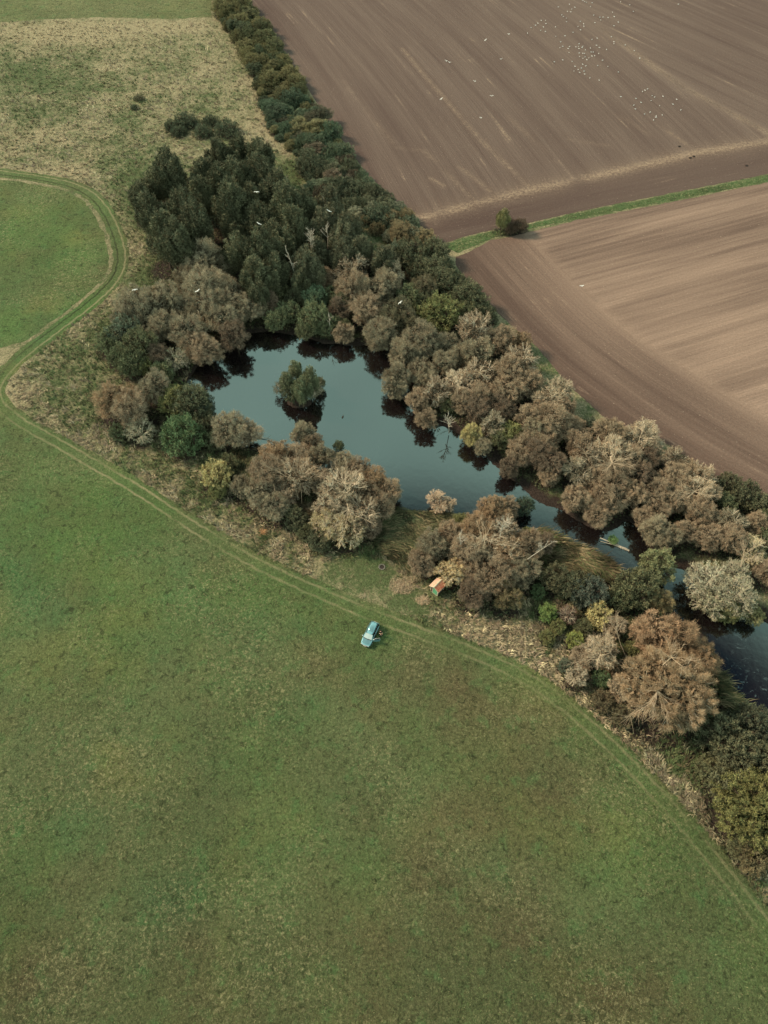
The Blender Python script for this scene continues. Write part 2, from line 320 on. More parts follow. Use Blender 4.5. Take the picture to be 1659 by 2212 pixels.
# ------------------------------------------------------------------ trees: layout list  (photo px centre, half width px, kind, colour, extra)
BR, GB, OB, PB, DB = (129, 112, 92), (121, 112, 92), (137, 113, 87), (147, 131, 109), (101, 86, 72)      # willow twig colours
DG, MG, BG, YG, OG, FG, YE, SG, RB = (84, 86, 62), (88, 96, 66), (82, 92, 74), (108, 110, 64), (92, 94, 64), (82, 104, 66), (154, 142, 90), (120, 118, 94), (104, 78, 68)
T = []   # (zone, x, y, w, kind, colour, opts)
def Z(zone, kind, col, rows, **o):
    for r in rows: T.append((zone, r[0], r[1], r[2], r[3] if len(r) > 3 else kind, r[4] if len(r) > 4 else col, dict(o, **(r[5] if len(r) > 5 else {}))))
Z('dark', 'dark', DG, [(478, 345, 34), (518, 336, 34), (556, 348, 34), (312, 425, 32), (335, 400, 34), (373, 384, 40), (430, 389, 38), (475, 397, 36), (528, 393, 42), (568, 388, 40), (597, 425, 40),
   (483, 440, 42), (440, 432, 36), (536, 445, 38), (381, 462, 44), (345, 470, 40), (350, 512, 44), (414, 490, 42), (568, 487, 38), (617, 462, 40), (658, 462, 38), (394, 526, 42), (528, 545, 36),
   (568, 544, 40), (590, 515, 34), (544, 592, 38), (585, 592, 34), (637, 500, 36), (612, 540, 34), (520, 490, 34)])
Z('darkeast', 'dark', (88, 88, 66), [(690, 487, 36), (707, 452, 32), (731, 519, 34), (763, 490, 30), (690, 540, 32), (645, 576, 32), (677, 590, 28), (740, 555, 30), (780, 535, 30), (830, 560, 30)])
Z('nw', 'willow', GB, [(434, 568, 50), (405, 600, 34), (438, 625, 52), (487, 625, 36), (503, 650, 38), (304, 660, 46), (349, 648, 42), (273, 682, 32), (455, 664, 42), (406, 668, 32), (536, 668, 36),
   (487, 694, 40), (507, 722, 34, 'willow', DB), (402, 712, 44), (451, 757, 36, 'willow', BR), (420, 742, 32, 'willow', BR), (349, 700, 36), (330, 728, 30)])
Z('nwgreen', 'leafy', OG, [(270, 722, 38, 'leafy', BG), (296, 750, 42), (231, 742, 26, 'leafy', MG), (284, 786, 30, 'leafy', MG), (382, 778, 28, 'twiggy', SG), (349, 765, 28, 'willow', DB), (361, 704, 22, 'leafy', BG),
   (255, 768, 26, 'leafy', MG), (322, 790, 22, 'leafy', YG), (350, 805, 26, 'leafy', MG)])
Z('w', 'willow', BR, [(252, 868, 48, 'willow', OB), (292, 880, 44), (330, 838, 42, 'willow', GB), (415, 868, 42, 'leafy', DG), (383, 867, 34, 'leafy', YG), (391, 937, 44, 'leafy', FG), (300, 930, 30, 'twiggy', SG), (257, 932, 20, 'leafy', MG),
   (440, 916, 28, 'leafy', DG), (436, 880, 26, 'leafy', BG), (498, 930, 40, 'willow', GB), (532, 940, 34, 'willow', PB), (462, 950, 24, 'leafy', MG), (464, 1026, 34, 'leafy', YE), (491, 1006, 26, 'leafy', OG), (470, 1060, 18, 'leafy', YG)])
Z('s', 'willow', BR, [(652, 940, 28, 'willow', GB), (677, 958, 24), (603, 984, 38, 'willow', OB), (643, 988, 38), (698, 985, 30, 'willow', GB), (738, 997, 30, 'willow', GB), (775, 1017, 34), (811, 1042, 32, 'willow', OB), (833, 1058, 32), (586, 1020, 42),
   (630, 1026, 44, 'pale', BR), (664, 1020, 40, 'pale', OB), (557, 1062, 36, 'willow', GB), (590, 1096, 36, 'willow', GB), (614, 1066, 26, 'pale', PB), (519, 1050, 28, 'willow', GB), (747, 1062, 54, 'pale', PB), (706, 1050, 34), (720, 1094, 44, 'pale', PB),
   (778, 1108, 44, 'pale', BR), (705, 1128, 36, 'pale', (150, 136, 100)), (746, 1146, 38, 'pale', (136, 122, 92)), (820, 1092, 36), (790, 1066, 36), (800, 1140, 26, 'willow', DB), (664, 1148, 20, 'leafy', OG), (638, 1120, 24, 'leafy', DG), (690, 1165, 24, 'leafy', DG), (730, 962, 12, 'leafy', MG)])
Z('sedge', 'pale', (172, 146, 122), [(945, 1086, 26), (968, 1092, 18)])
Z('shed', 'willow', BR, [(997, 1130, 22, 'leafy', YG), (1063, 1103, 36, 'willow', OB), (1100, 1097, 28), (1131, 1096, 22, 'leafy', (62, 78, 62)), (972, 1155, 32), (932, 1183, 38, 'willow', GB), (913, 1212, 32), (1031, 1147, 40, 'willow', OB), (1085, 1147, 42, 'pale', BR),
   (1003, 1193, 42), (1047, 1191, 44, 'pale', PB), (1091, 1191, 42, 'pale', OB), (978, 1233, 34, 'pale', (170, 148, 108)), (1147, 1172, 32), (1128, 1238, 40, 'willow', GB), (1078, 1238, 44), (1038, 1253, 40), (1022, 1282, 34, 'willow', DB), (1094, 1288, 38, 'willow', (98, 88, 62)),
   (1160, 1277, 16, 'leafy', FG), (1141, 1152, 14, 'leafy', YG), (1172, 1170, 26, 'willow', DB)])
Z('se', 'leafy', MG, [(1200, 1253, 32, 'leafy', (84, 82, 58)), (1240, 1268, 34, 'leafy', DG), (1270, 1278, 38, 'leafy', (72, 80, 70)), (1182, 1321, 20, 'leafy', (106, 130, 66)), (1225, 1326, 22, 'twiggy', RB), (1205, 1354, 17, 'leafy', YG), (1182, 1376, 16, 'leafy', YG),
   (1242, 1382, 20, 'leafy', (128, 136, 66)), (1262, 1352, 20, 'leafy', OG), (1294, 1327, 28, 'leafy', YE), (1372, 1274, 46, 'leafy', OG), (1340, 1290, 30, 'leafy', MG), (1404, 1286, 26, 'willow', (140, 122, 86)), (1432, 1296, 26, 'willow', (140, 122, 86)), (1330, 1349, 26, 'pale', BR), (1372, 1402, 20, 'leafy', YG)])
Z('big', 'willow', BR, [(1450, 1490, 98, 'giant', (142, 119, 92)), (1408, 1368, 50, 'willow', (138, 112, 88)), (1458, 1374, 50, 'willow', (132, 108, 84)), (1512, 1424, 44, 'willow', OB), (1293, 1402, 40, 'pale', PB), (1262, 1418, 28), (1246, 1463, 26, 'pale', PB), (1303, 1466, 20, 'leafy', FG), (1317, 1440, 22, 'willow', OB), (1345, 1485, 30, 'willow', PB),
   (1303, 1512, 24, 'leafy', (90, 80, 58)), (1343, 1545, 24, 'leafy', (92, 84, 60)), (1225, 1440, 18, 'leafy', BG)])
Z('corner', 'leafy', DG, [(1560, 1590, 50), (1618, 1568, 44, 'leafy', (70, 76, 58)), (1590, 1625, 50), (1645, 1640, 44), (1572, 1690, 44, 'leafy', DG), (1625, 1745, 84, 'bigleafy', (100, 100, 54)), (1530, 1660, 24, 'leafy', OG), (1640, 1850, 40, 'leafy', (92, 84, 58)), (1600, 1835, 26, 'leafy', OG)])
Z('east', 'willow', BR, [(1187, 866, 36, 'pale', PB), (1212, 884, 30), (1172, 893, 34), (1203, 918, 40), (1159, 932, 34, 'willow', GB), (1236, 920, 28), (1275, 919, 18, 'leafy', BG), (1178, 955, 32), (1159, 980, 34, 'willow', DB), (1186, 1000, 34, 'willow', DB), (1180, 1034, 28),
   (1256, 952, 34), (1315, 932, 38), (1378, 936, 40, 'pale', PB), (1315, 977, 46, 'pale', PB), (1272, 976, 36, 'pale', BR), (1403, 961, 28, 'pale', PB), (1359, 994, 38), (1402, 994, 30, 'willow', DB), (1244, 1032, 36, 'pale', GB), (1328, 1020, 38), (1282, 1045, 34),
   (1328, 1061, 38), (1243, 1091, 34), (1305, 1088, 38), (1284, 1125, 32), (1359, 1077, 34), (1378, 1036, 38, 'willow', DB)])
Z('fareast', 'willow', BR, [(1459, 995, 30, 'pale', BR), (1484, 1012, 28), (1453, 1044, 40), (1515, 1040, 36, 'pale', BR), (1415, 1076, 38), (1500, 1066, 40, 'pale', PB), (1450, 1090, 34), (1518, 1078, 34, 'willow', PB), (1506, 1114, 36), (1419, 1116, 32), (1384, 1127, 28),
   (1409, 1154, 38, 'willow', GB), (1442, 1172, 34, 'willow', GB), (1533, 1126, 30), (1528, 1174, 34), (1480, 1160, 30), (1578, 1139, 36, 'pale', GB), (1584, 1174, 36), (1618, 1197, 36, 'pale', (150, 140, 110)), (1572, 1055, 30, 'leafy', DG), (1608, 1076, 32, 'leafy', DG), (1640, 1104, 30, 'leafy', DG), (1655, 1135, 28, 'leafy', MG),
   (1650, 1172, 28, 'leafy', MG), (1655, 1249, 32), (1560, 1100, 26, 'leafy', MG), (1635, 1140, 28)])
Z('waterside', 'leafy', OG, [(1419, 1219, 40, 'leafy', (104, 108, 72)), (1530, 1262, 48, 'silver', (134, 130, 108)), (1580, 1285, 48, 'silver', (130, 126, 102)), (1535, 1305, 40, 'silver', (122, 120, 94)), (1590, 1240, 34, 'silver', (130, 128, 106)), (1628, 1328, 22, 'leafy', (116, 116, 76)), (1575, 1322, 26, 'leafy', (112, 112, 66))])
Z('ne', 'willow', BR, [(755, 580, 38, 'pale', BR), (846, 587, 32, 'pale', PB), (800, 566, 22), (765, 620, 38), (804, 633, 42, 'willow', GB), (790, 668, 38), (829, 617, 34, 'willow', GB), (734, 668, 28, 'willow', DB), (853, 676, 42, 'willow', (90, 86, 66)), (825, 717, 36, 'willow', GB), (741, 722, 24),
   (881, 643, 30, 'leafy', MG), (910, 622, 30, 'willow', (92, 86, 66)), (870, 700, 34, 'willow', (88, 82, 62))])
Z('negreen', 'leafy', DG, [(938, 584, 34), (888, 545, 34), (941, 545, 30), (990, 616, 28), (1011, 637, 32), (1029, 662, 28), (959, 612, 30), (952, 675, 42, 'leafy', YG), (1006, 671, 26, 'leafy', OG), (1050, 676, 24), (905, 580, 28), (860, 548, 26, 'leafy', BG), (918, 650, 26)])
Z('nbank', 'leafy', MG, [(608, 600, 15, 'leafy', (116, 118, 72)), (616, 634, 20, 'leafy', OG), (620, 676, 26), (597, 694, 24), (678, 640, 26, 'leafy', (92, 112, 84)), (678, 686, 34), (711, 706, 26), (660, 712, 22, 'leafy', OG), (739, 706, 20, 'leafy', OG), (739, 657, 26, 'leafy', DG), (772, 655, 26, 'willow', DB), (640, 645, 22, 'leafy', DG), (577, 655, 30, 'willow', DB), (560, 640, 28, 'dark', DG),
   (700, 600, 26, 'willow', BR), (718, 640, 22, 'leafy', MG), (650, 610, 24, 'dark', DG)])
Z('eastpond', 'willow', GB, [(910, 738, 44), (871, 760, 34), (1022, 712, 44, 'pale', BR), (966, 746, 32), (1085, 732, 34, 'willow', BR), (1120, 737, 26, 'willow', OB), (1128, 778, 44, 'pale', BR), (1029, 764, 40), (995, 772, 32), (858, 810, 32), (908, 800, 30), (955, 788, 32), (924, 820, 30), (848, 838, 28), (1040, 812, 40, 'pale', BR),
   (990, 828, 32, 'pale', (176, 160, 138)), (938, 848, 34, 'pale', BR), (1100, 803, 42, 'willow', BR), (1135, 830, 36, 'willow', BR), (969, 868, 22, 'leafy', OG), (903, 866, 28, 'willow', BR), (924, 904, 26, 'willow', BR), (1043, 858, 36, 'willow', BR), (1005, 868, 32, 'willow', BR), (1029, 884, 34, 'willow', DB), (1092, 846, 38, 'willow', BR), (1080, 880, 34, 'willow', DB)])
Z('midshore', 'willow', BR, [(1064, 914, 30, 'pale', GB), (1022, 939, 26, 'willow', (146, 136, 90)), (1106, 935, 26, 'leafy', YG), (1078, 946, 22, 'leafy', OG), (1140, 905, 34), (1205, 848, 36, 'pale', PB), (1117, 985, 28), (1127, 960, 28), (1152, 955, 30), (1180, 900, 36), (1175, 965, 34), (1100, 1010, 26, 'willow', DB), (1040, 965, 20, 'willow', GB)])
Z('island', 'leafy', (92, 104, 76), [(619, 818, 19, 'dark', (112, 118, 88)), (668, 822, 20, 'dark', (104, 110, 80)), (640, 800, 17, 'dark', (116, 122, 90)), (652, 836, 24, 'dark', (98, 106, 76)), (628, 846, 24, 'leafy', (84, 92, 66)), (676, 844, 20, 'twiggy', (98, 96, 70)), (606, 838, 14, 'twiggy', (92, 92, 68)), (690, 828, 13, 'leafy', (98, 100, 72))], zs=1.22)
Z('heath', 'leafy', (74, 82, 60), [(375, 272, 18, 'low'), (402, 262, 24, 'low'), (455, 262, 17, 'low'), (438, 285, 20, 'low'), (490, 280, 26, 'low'), (385, 285, 17, 'low'), (300, 212, 10, 'low', (92, 88, 66)), (290, 232, 8, 'low')])
Z('margin', 'leafy', OG, [(1086, 474, 17, 'dark', (122, 120, 74)), (1104, 490, 17, 'leafy', (92, 72, 58)), (1124, 488, 17, 'leafy', (84, 68, 56))])
# ------------------------------------------------------------------ crown meshes (unit radius)
def tris_from(c, d, side, ln, wd, tone, tip=.15):
    """thin leaf/twig triangles: centre-base c, direction d, width vector side"""
    n = len(c); V = np.empty((n, 3, 3)); V[:, 0] = c-side*wd[:, None]/2; V[:, 1] = c+side*wd[:, None]/2; V[:, 2] = c+d*ln[:, None]
    return V.reshape(-1, 3), np.arange(3*n).reshape(-1, 3), np.repeat(tone, 3)
def unit(v): return v/(np.linalg.norm(v, axis=-1, keepdims=True)+1e-9)
def lobes_round(g, n, az, zc, rl=(.30, .46), low=-.55):
    L_ = []; tries = 0
    while len(L_) < n and tries < 4000:
        tries += 1; d = unit(g.normal(size=3)); 
        if d[2] < low: continue
        r = g.uniform(*rl); c = d*np.array([1-r*.95, 1-r*.95, az*(1-r*.8)]); c[2] += zc
        if all(np.linalg.norm(c-q[0]) > .62*(r+q[1]) for q in L_): L_.append((c, r, d))
        elif tries > 2500: L_.append((c, r, d))
    return L_
def crown(seed, kind, n_lobe, n_leaf, az=.85, zc=1.0, rl=(.30, .46), ls=1.0, spr=(.62, 1.08), tw=(.008, .022)):
    g = np.random.default_rng(seed); lobes = lobes_round(g, n_lobe, az, zc, rl); Vs = []; Ts = []
    ctr = np.array([0, 0, zc])
    for li, (c, r, d) in enumerate(lobes):
        if kind in ('twig', 'leaf'):
            nt_ = max(7, int(20*(r/.38)**2/(1 if ls == 1 else .75))); tu = unit(g.normal(size=(nt_*4, 3))+d*.5); tu = tu[(tu@d) > -.25][:nt_]; sel = [tu[0]]
            for q in tu[1:]:
                if all(q@p < .93 for p in sel): sel.append(q)
            tu = np.array(sel); tr_ = r*(g.uniform(*spr, len(tu)) if kind == 'twig' else g.uniform(.6, 1.16, len(tu))); tc_ = c+tu*tr_[:, None]; lobes[li] = (c, r, d, tc_)
            if kind == 'leaf':
                k = int(n_leaf/n_lobe*(r/.38)**2); w_ = g.integers(0, len(tu), k); sg = r*.24; tt = g.random(len(tu)); nr = g.normal(size=(k, 3))*.55; ax_ = unit(tu[w_]*.7+np.array([0, 0, .55])); st_ = g.uniform(-1, 1.2, (k, 1))
                base = tc_[w_]+nr*sg*(1.1-.4*st_)+ax_*st_*sg*1.1; dirn = unit(ax_+g.normal(size=(k, 3))*.6+nr*.5); side = unit(np.cross(dirn, g.normal(size=(k, 3))))
                tone = np.clip(.1+tt[w_]*.4+g.random(k)**1.4*.6, 0, 1); v, _, t_ = tris_from(base, dirn, side, g.uniform(.05, .12, k)*ls, g.uniform(.025, .055, k)*ls, tone); Vs.append(v); Ts.append(t_); continue
            k = int(n_leaf/n_lobe*(r/.38)**2); w_ = g.integers(0, len(tu), k); sg = r*.165
            base = tc_[w_]+np.abs(g.normal(size=(k, 1)))*0-tu[w_]*(g.random((k, 1))*sg*1.4)+g.normal(size=(k, 3))*sg*(.45+.35*g.random((k, 1)))
            dirn = unit(tu[w_]+g.normal(size=(k, 3))*.5+(base-tc_[w_])/sg*.45+np.array([0, 0, .15])); ln = r*g.uniform(.10, .30, k)
            side = unit(np.cross(dirn, g.normal(size=(k, 3)))); wd = g.uniform(*tw, k)*ls; tt = g.random(len(tu))
            tone = np.clip(.15+tt[w_]*.4+g.random(k)**1.5*.6, 0, 1); v, _, t_ = tris_from(base, dirn, side, ln, wd, tone); Vs.append(v); Ts.append(t_); continue
        k = int(n_leaf/n_lobe*(r/.38)**2); u = unit(g.normal(size=(k*2, 3))); u = u[(u@d) > -.35][:k]; k = len(u); u[:, 2] *= 1
        rough = 1+.55*(fbm(u[:, 0]*3+seed, u[:, 1]*3+u[:, 2]*2+c[2]*9, .8, 3)-.5)
        lt = g.uniform(0, 1); tone = np.clip(lt*.5+g.random(k)**1.5*.7, 0, 1)
        if kind == 'twigold':
            s0 = g.uniform(.40, .95, k)**.8; dirn = unit(u+g.normal(size=(k, 3))*.45+np.array([0, 0, .12])); ln = (r*(1.02-s0)*.7+.05*ls)*g.uniform(.6, 1.5, k)*rough
            base = c+u*(r*s0)[:, None]; side = unit(np.cross(dirn, g.normal(size=(k, 3)))); wd = g.uniform(.010, .026, k)*ls
        if kind == 'leaf':
            s0 = g.uniform(.72, 1.02, k)*rough; dirn = unit(u*.7+g.normal(size=(k, 3))*.8+np.array([0, 0, .25])); ln = g.uniform(.05, .12, k)*ls
            base = c+u*(r*s0)[:, None]; side = unit(np.cross(dirn, g.normal(size=(k, 3)))); wd = g.uniform(.03, .065, k)*ls
        v, _, t_ = tris_from(base, dirn, side, ln, wd, tone); Vs.append(v); Ts.append(t_)
    k = n_leaf//8; u = unit(g.normal(size=(k, 3)))*g.uniform(.3, .78, (k, 1)); base = u*np.array([1, 1, az])+ctr   # inner twigs, so the crown has a body; inner shade painted in as darker tone
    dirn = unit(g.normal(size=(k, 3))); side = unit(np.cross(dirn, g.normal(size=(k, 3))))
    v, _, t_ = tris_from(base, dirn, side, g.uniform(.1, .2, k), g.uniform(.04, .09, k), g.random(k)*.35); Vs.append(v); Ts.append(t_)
    V = np.vstack(Vs); V[:, 2] = np.maximum(V[:, 2], .02); return V, np.concatenate(Ts), lobes
def crown_dark(seed, n_leaf):
    g = np.random.default_rng(seed); Vs = []; Ts = []; lobes = []
    for i in range(46):                # upright pointed sprays
        a = g.uniform(0, 6.28); q = math.sqrt(g.random())*.8; top = 3.0-1.1*q*q*1.6+g.uniform(-.25, .2)
        base = np.array([math.cos(a)*q*.7, math.sin(a)*q*.7, g.uniform(.5, 1.2)]); tip = np.array([math.cos(a)*q*1.05, math.sin(a)*q*1.05, top]); rr = g.uniform(.13, .25)
        k = n_leaf//46; s = g.random(k)**.8; ax = base+(tip-base)*s[:, None]; rad = rr*(1-s)**.6*np.minimum(1, .5+s*2)+.02
        th = g.uniform(0, 6.28, k); o = np.stack([np.cos(th), np.sin(th), g.uniform(-.3, .3, k)], 1); rg = 1+1.1*(g.random(k)-.5)+.5*np.sin(s*26+i)*.4
        pos = ax+o*(rad*rg)[:, None]; dirn = unit(o*.75+np.array([0, 0, .6])+g.normal(size=(k, 3))*.35); side = unit(np.cross(dirn, g.normal(size=(k, 3))))
        lt = g.random(); v, _, t_ = tris_from(pos, dirn, side, g.uniform(.07, .16, k), g.uniform(.025, .055, k), np.clip(lt*.4+g.random(k)*.6, 0, 1)); Vs.append(v); Ts.append(t_)
        lobes.append((base+(tip-base)*.5, rr, unit(tip-base)))
    return np.vstack(Vs), np.concatenate(Ts), lobes
def limbs(seed, lobes, reach, thick, sub, fork=.35):
    g = random.Random(seed); mb = MB(); f0 = Vector((g.uniform(-.08, .08), g.uniform(-.08, .08), fork))
    mb.tube([(0, 0, -.02), (f0.x*.5, f0.y*.5, fork*.5), f0], [thick*2.2, thick*1.8, thick*1.6], 6)
    J = lambda s: Vector((g.uniform(-s, s), g.uniform(-s, s), g.uniform(-s, s)))
    for lb_ in lobes:
        c, r, d = lb_[:3]; c = Vector(c); m1 = f0.lerp(c, .45)+J(.09)+Vector((0, 0, -.05)); mb.tube([f0, m1, c], [thick, thick*.75, thick*.5])
        dd = Vector(d)
        if len(lb_) > 3 and (sub < 4 or True):
            root = c-dd*r*.55
            for tp_ in lb_[3]:
                tp_ = Vector(tp_); e = (tp_-root); mm = root+e*.5+J(.05*r*3)+Vector((0, 0, -.02)); en = root+e*reach; mb.tube([root, mm, en], [thick*.55, thick*.38, thick*.16], 3)
                for j in range(sub):
                    q = mm.lerp(en, g.uniform(.1, .9)); e3 = (e.normalized()+J(.8)).normalized(); mb.tube([q, q+e3*r*.3], [thick*.24, thick*.08], 3)
            continue
        for k in range(sub):
            e = (dd+J(1.0)).normalized(); e2 = (e+J(.55)).normalized(); c0 = c-dd*r*.35; p1 = c+e*r*.52; p2 = p1+e2*r*(reach-.5)
            mb.tube([c0, p1, p2], [thick*.5, thick*.36, thick*.12], 3)
            for j in range(2):
                e3 = (e+J(.9)).normalized(); q = c.lerp(p1, g.uniform(.5, 1)); mb.tube([q, q+e3*r*(reach-.55)*.7, q+e3*r*(reach-.45)+J(.05)], [thick*.25, thick*.18, thick*.07], 3)
    return mb
PROT = {}
def proto(kind):
    if kind in PROT: return PROT[kind]
    out = []
    for s in range({'willow': 6, 'pale': 5, 'dark': 4, 'leafy': 6, 'giant': 1, 'bigleafy': 1, 'twiggy': 2, 'silver': 2, 'low': 3}[kind]):
        sd_ = hash_(kind)+s*17
        if kind == 'willow': V, t_, lb = crown(sd_, 'twig', 10, 15000, rl=(.30, .55), spr=(.78, 1.0), tw=(.006, .016)); zc, k, bk = 1.0, limbs(sd_, lb, 1.0, .026, 1), M_TWIG
        elif kind == 'pale': V, t_, lb = crown(sd_, 'twig', 11, 6800, rl=(.26, .5)); zc, k, bk = 1.0, limbs(sd_, lb, 1.12, .040, 3), M_BARK
        elif kind == 'giant': V, t_, lb = crown(sd_, 'twig', 30, 120000, .62, .8, (.20, .34), .38); zc, k, bk = .8, limbs(sd_, lb, 1.05, .017, 3), M_BARK
        elif kind == 'dark': V, t_, lb = crown_dark(sd_, 15000); zc, k, bk = 1.7, limbs(sd_, lb[:8], .6, .03, 1), M_DBARK
        elif kind == 'leafy': V, t_, lb = crown(sd_, 'leaf', 16, 9000, .8, .85, (.26, .42)); zc, k, bk = .85, limbs(sd_, lb, .95, .022, 0), M_DBARK
        elif kind == 'bigleafy': V, t_, lb = crown(sd_, 'leaf', 45, 70000, .6, .65, (.15, .27), .5); zc, k, bk = .65, limbs(sd_, lb, .95, .012, 0), M_DBARK
        elif kind == 'twiggy': V, t_, lb = crown(sd_, 'leaf', 12, 2600, .8, .8, (.26, .42)); zc, k, bk = .8, limbs(sd_, lb, 1.2, .03, 3), M_BARK
        elif kind == 'silver': V, t_, lb = crown(sd_, 'leaf', 20, 9000, .75, .85, (.2, .34), .75); zc, k, bk = .85, limbs(sd_, lb, 1.15, .028, 2), M_BARK
        elif kind == 'low': V, t_, lb = crown(sd_, 'leaf', 14, 5000, .42, .3, (.26, .42)); zc, k, bk = .3, limbs(sd_, lb, .9, .016, 0, .12), M_DBARK
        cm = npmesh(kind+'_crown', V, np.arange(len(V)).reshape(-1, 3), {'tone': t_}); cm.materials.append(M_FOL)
        km = k.mesh(kind+'_limbs'); km.materials.append(bk); out.append((cm, km, zc))
    PROT[kind] = out; return out
def hash_(s): return sum(ord(c)*(i+3) for i, c in enumerate(s)) % 9973
NAMES = {'willow': ('willow_tree', 'tree'), 'pale': ('willow_tree', 'tree'), 'giant': ('willow_tree', 'tree'), 'dark': ('alder_tree', 'tree'), 'leafy': ('bush', 'bush'), 'bigleafy': ('bush', 'bush'), 'twiggy': ('bush', 'bush'), 'silver': ('silver_willow', 'tree'), 'low': ('bush', 'bush')}
HSC = {'willow': 1.0, 'pale': 1.0, 'giant': 1.0, 'dark': 1.0, 'leafy': 1.0, 'bigleafy': 1.0, 'twiggy': 1.0, 'silver': .9, 'low': 1.0}
def place(kind, px, py, wpx, col, label, group, zs=None):
    pr = proto(kind); cm, km, zc = pr[random.randrange(len(pr))]
    s0 = pxm(px, py); R = wpx/s0; zz = R*HSC[kind]*(zs or 1)*random.uniform(.92, 1.1); zcw = zc*zz; zcw = min(zcw, 9)
    x, y = P(px, py, zcw); R = wpx/(F/proj(x, y, zcw)[2])
    nm, cat = NAMES[kind]; o = empty(nm, (x, y, -.05), random.uniform(0, 6.28)); tag(o, label, cat, group)
    jv = 1+random.uniform(-.07, .07); mg = sum(col)/3; lc = srgb(*[(mg+(c-mg)*(.8 if kind in ('willow', 'pale', 'giant') else .72))*jv for c in col])
    sc = (R*random.uniform(.98, 1.14), R*random.uniform(.98, 1.14), zz); o.rotation_euler = (random.uniform(-.16, .16), random.uniform(-.16, .16), o.rotation_euler.z)
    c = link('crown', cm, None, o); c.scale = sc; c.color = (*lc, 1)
    k = link('trunk', km, None, o); k.scale = sc
    TREES.append((x, y, R)); return o
TREES = []
ORD = ['first', 'second', 'third', 'fourth', 'fifth', 'sixth', 'seventh', 'eighth', 'ninth', 'tenth', 'eleventh', 'twelfth', 'thirteenth', 'fourteenth', 'fifteenth', 'sixteenth', 'seventeenth', 'eighteenth']
ZN = {'dark': ('the dark grove', 'dark green trees of the tall grove'), 'darkeast': ('dark wood beside the hedge', 'dark trees between grove and hedge'), 'nw': ('north-west bank thicket', 'willows crowding the north-west bank'),
      'nwgreen': ('scrub left of the pond', 'green scrub left of the pond'), 'w': ('lower left bank clump', 'clump at the lower left bank'), 's': ('thicket below the pond', 'willow thicket below the pond'),
      'sedge': ('the reedy lower shore', 'willows on the reedy shore'), 'shed': ('thicket behind the shed', 'thicket behind the shed'), 'se': ('scrub below the channel', 'scrub below the channel'), 'big': ('largest willow clump', 'clump round the largest willow'),
      'corner': ('the lower right corner scrub', 'scrub in the lower right corner'), 'east': ('bank above the channel', 'willows right of the channel mouth'), 'fareast': ('wood at right edge', 'wood at the right edge'), 'waterside': ('the far channel waterside', 'trees leaning over the channel'),
      'ne': ('wood behind the pond', 'willows behind the pond'), 'negreen': ('scrub by harrowed field', 'scrub by the harrowed field corner'), 'nbank': ('green pond head fringe', 'green fringe at the pond head'), 'eastpond': ('thicket right of the pond', 'rounded willows right of the pond'),
      'midshore': ('shore between pond and channel', 'willows between pond and channel'), 'island': ('the islet in the pond', 'bushes on the islet'), 'heath': ('the pale rough grassland', 'low bushes on the rough grassland'), 'margin': ('field margin', 'bushes on the field margin')}
def cname(c):
    r, g, b = c
    if c == YE: return 'yellow'
    if g > r+14: return 'bright green'
    if g > r and g > 125: return 'silvery green'
    if r-b > 44 and g >= r*.97: return 'yellow green'
    if g >= r: return 'dark green' if r < 80 else 'grey green'
    if r < 96: return 'dark brown'
    if r > 144: return 'pale tan'
    if r-b > 50: return 'orange brown'
    return 'grey brown' if r-b < 30 else 'brown'
KW = {'willow': 'fuzzy willow', 'pale': 'pale-limbed willow', 'giant': 'giant spreading willow', 'dark': 'upright tree', 'leafy': 'leafy bush', 'bigleafy': 'large leafy bush', 'twiggy': 'twiggy bush', 'silver': 'silvery tree', 'low': 'low bush'}
zones = {}
for e in T: zones.setdefault(e[0], []).append(e)
for i_, e in enumerate(T):
    if e[0] in ('east', 'fareast') and e[2] > 1020: T[i_] = (e[0], e[1]+4, e[2]-11, e[3]*.92)+e[4:]
    if e[4] == 'giant': T[i_] = (e[0], e[1], e[2]+10, e[3])+e[4:]
zones = {}
for e in T: zones.setdefault(e[0], []).append(e)
for zn, es in zones.items():
    sub = {}
    for e in es: sub.setdefault((KW[e[4]], cname(e[5])), []).append(e)
    for (kw, cn), l in sub.items():
        l.sort(key=lambda e: e[2]); nrow = 1 if len(l) < 4 else (2 if len(l) < 9 else (3 if len(l) < 16 else 4)); per = math.ceil(len(l)/nrow)
        rown = {1: [''], 2: ['back row', 'front row'], 3: ['back row', 'middle row', 'front row'], 4: ['back row', 'second row', 'third row', 'front row']}[nrow]
        for ri in range(nrow):
            rr = sorted(l[ri*per:(ri+1)*per], key=lambda e: e[1])
            for j, e in enumerate(rr):
                if len(l) == 1: lab = f'only {cn} {kw} in {ZN[zn][0]}'
                elif nrow == 1: lab = (f'leftmost' if j == 0 else 'rightmost' if j == len(rr)-1 else 'middle')+f' {cn} {kw} in {ZN[zn][0]}'
                else: lab = f'{cn} {kw}, {ORD[j]} from left, {rown[ri]}, {ZN[zn][0]}'
                if e[4] == 'giant': lab = 'giant spreading willow with forked pale limbs, largest tree, lower right by the channel'
                if e[4] == 'bigleafy': lab = 'largest yellow green bush, cut by the right frame edge near the bottom corner'
                place(e[4], e[1], e[2], e[3], e[5], lab, ZN[zn][1], e[6].get('zs'))
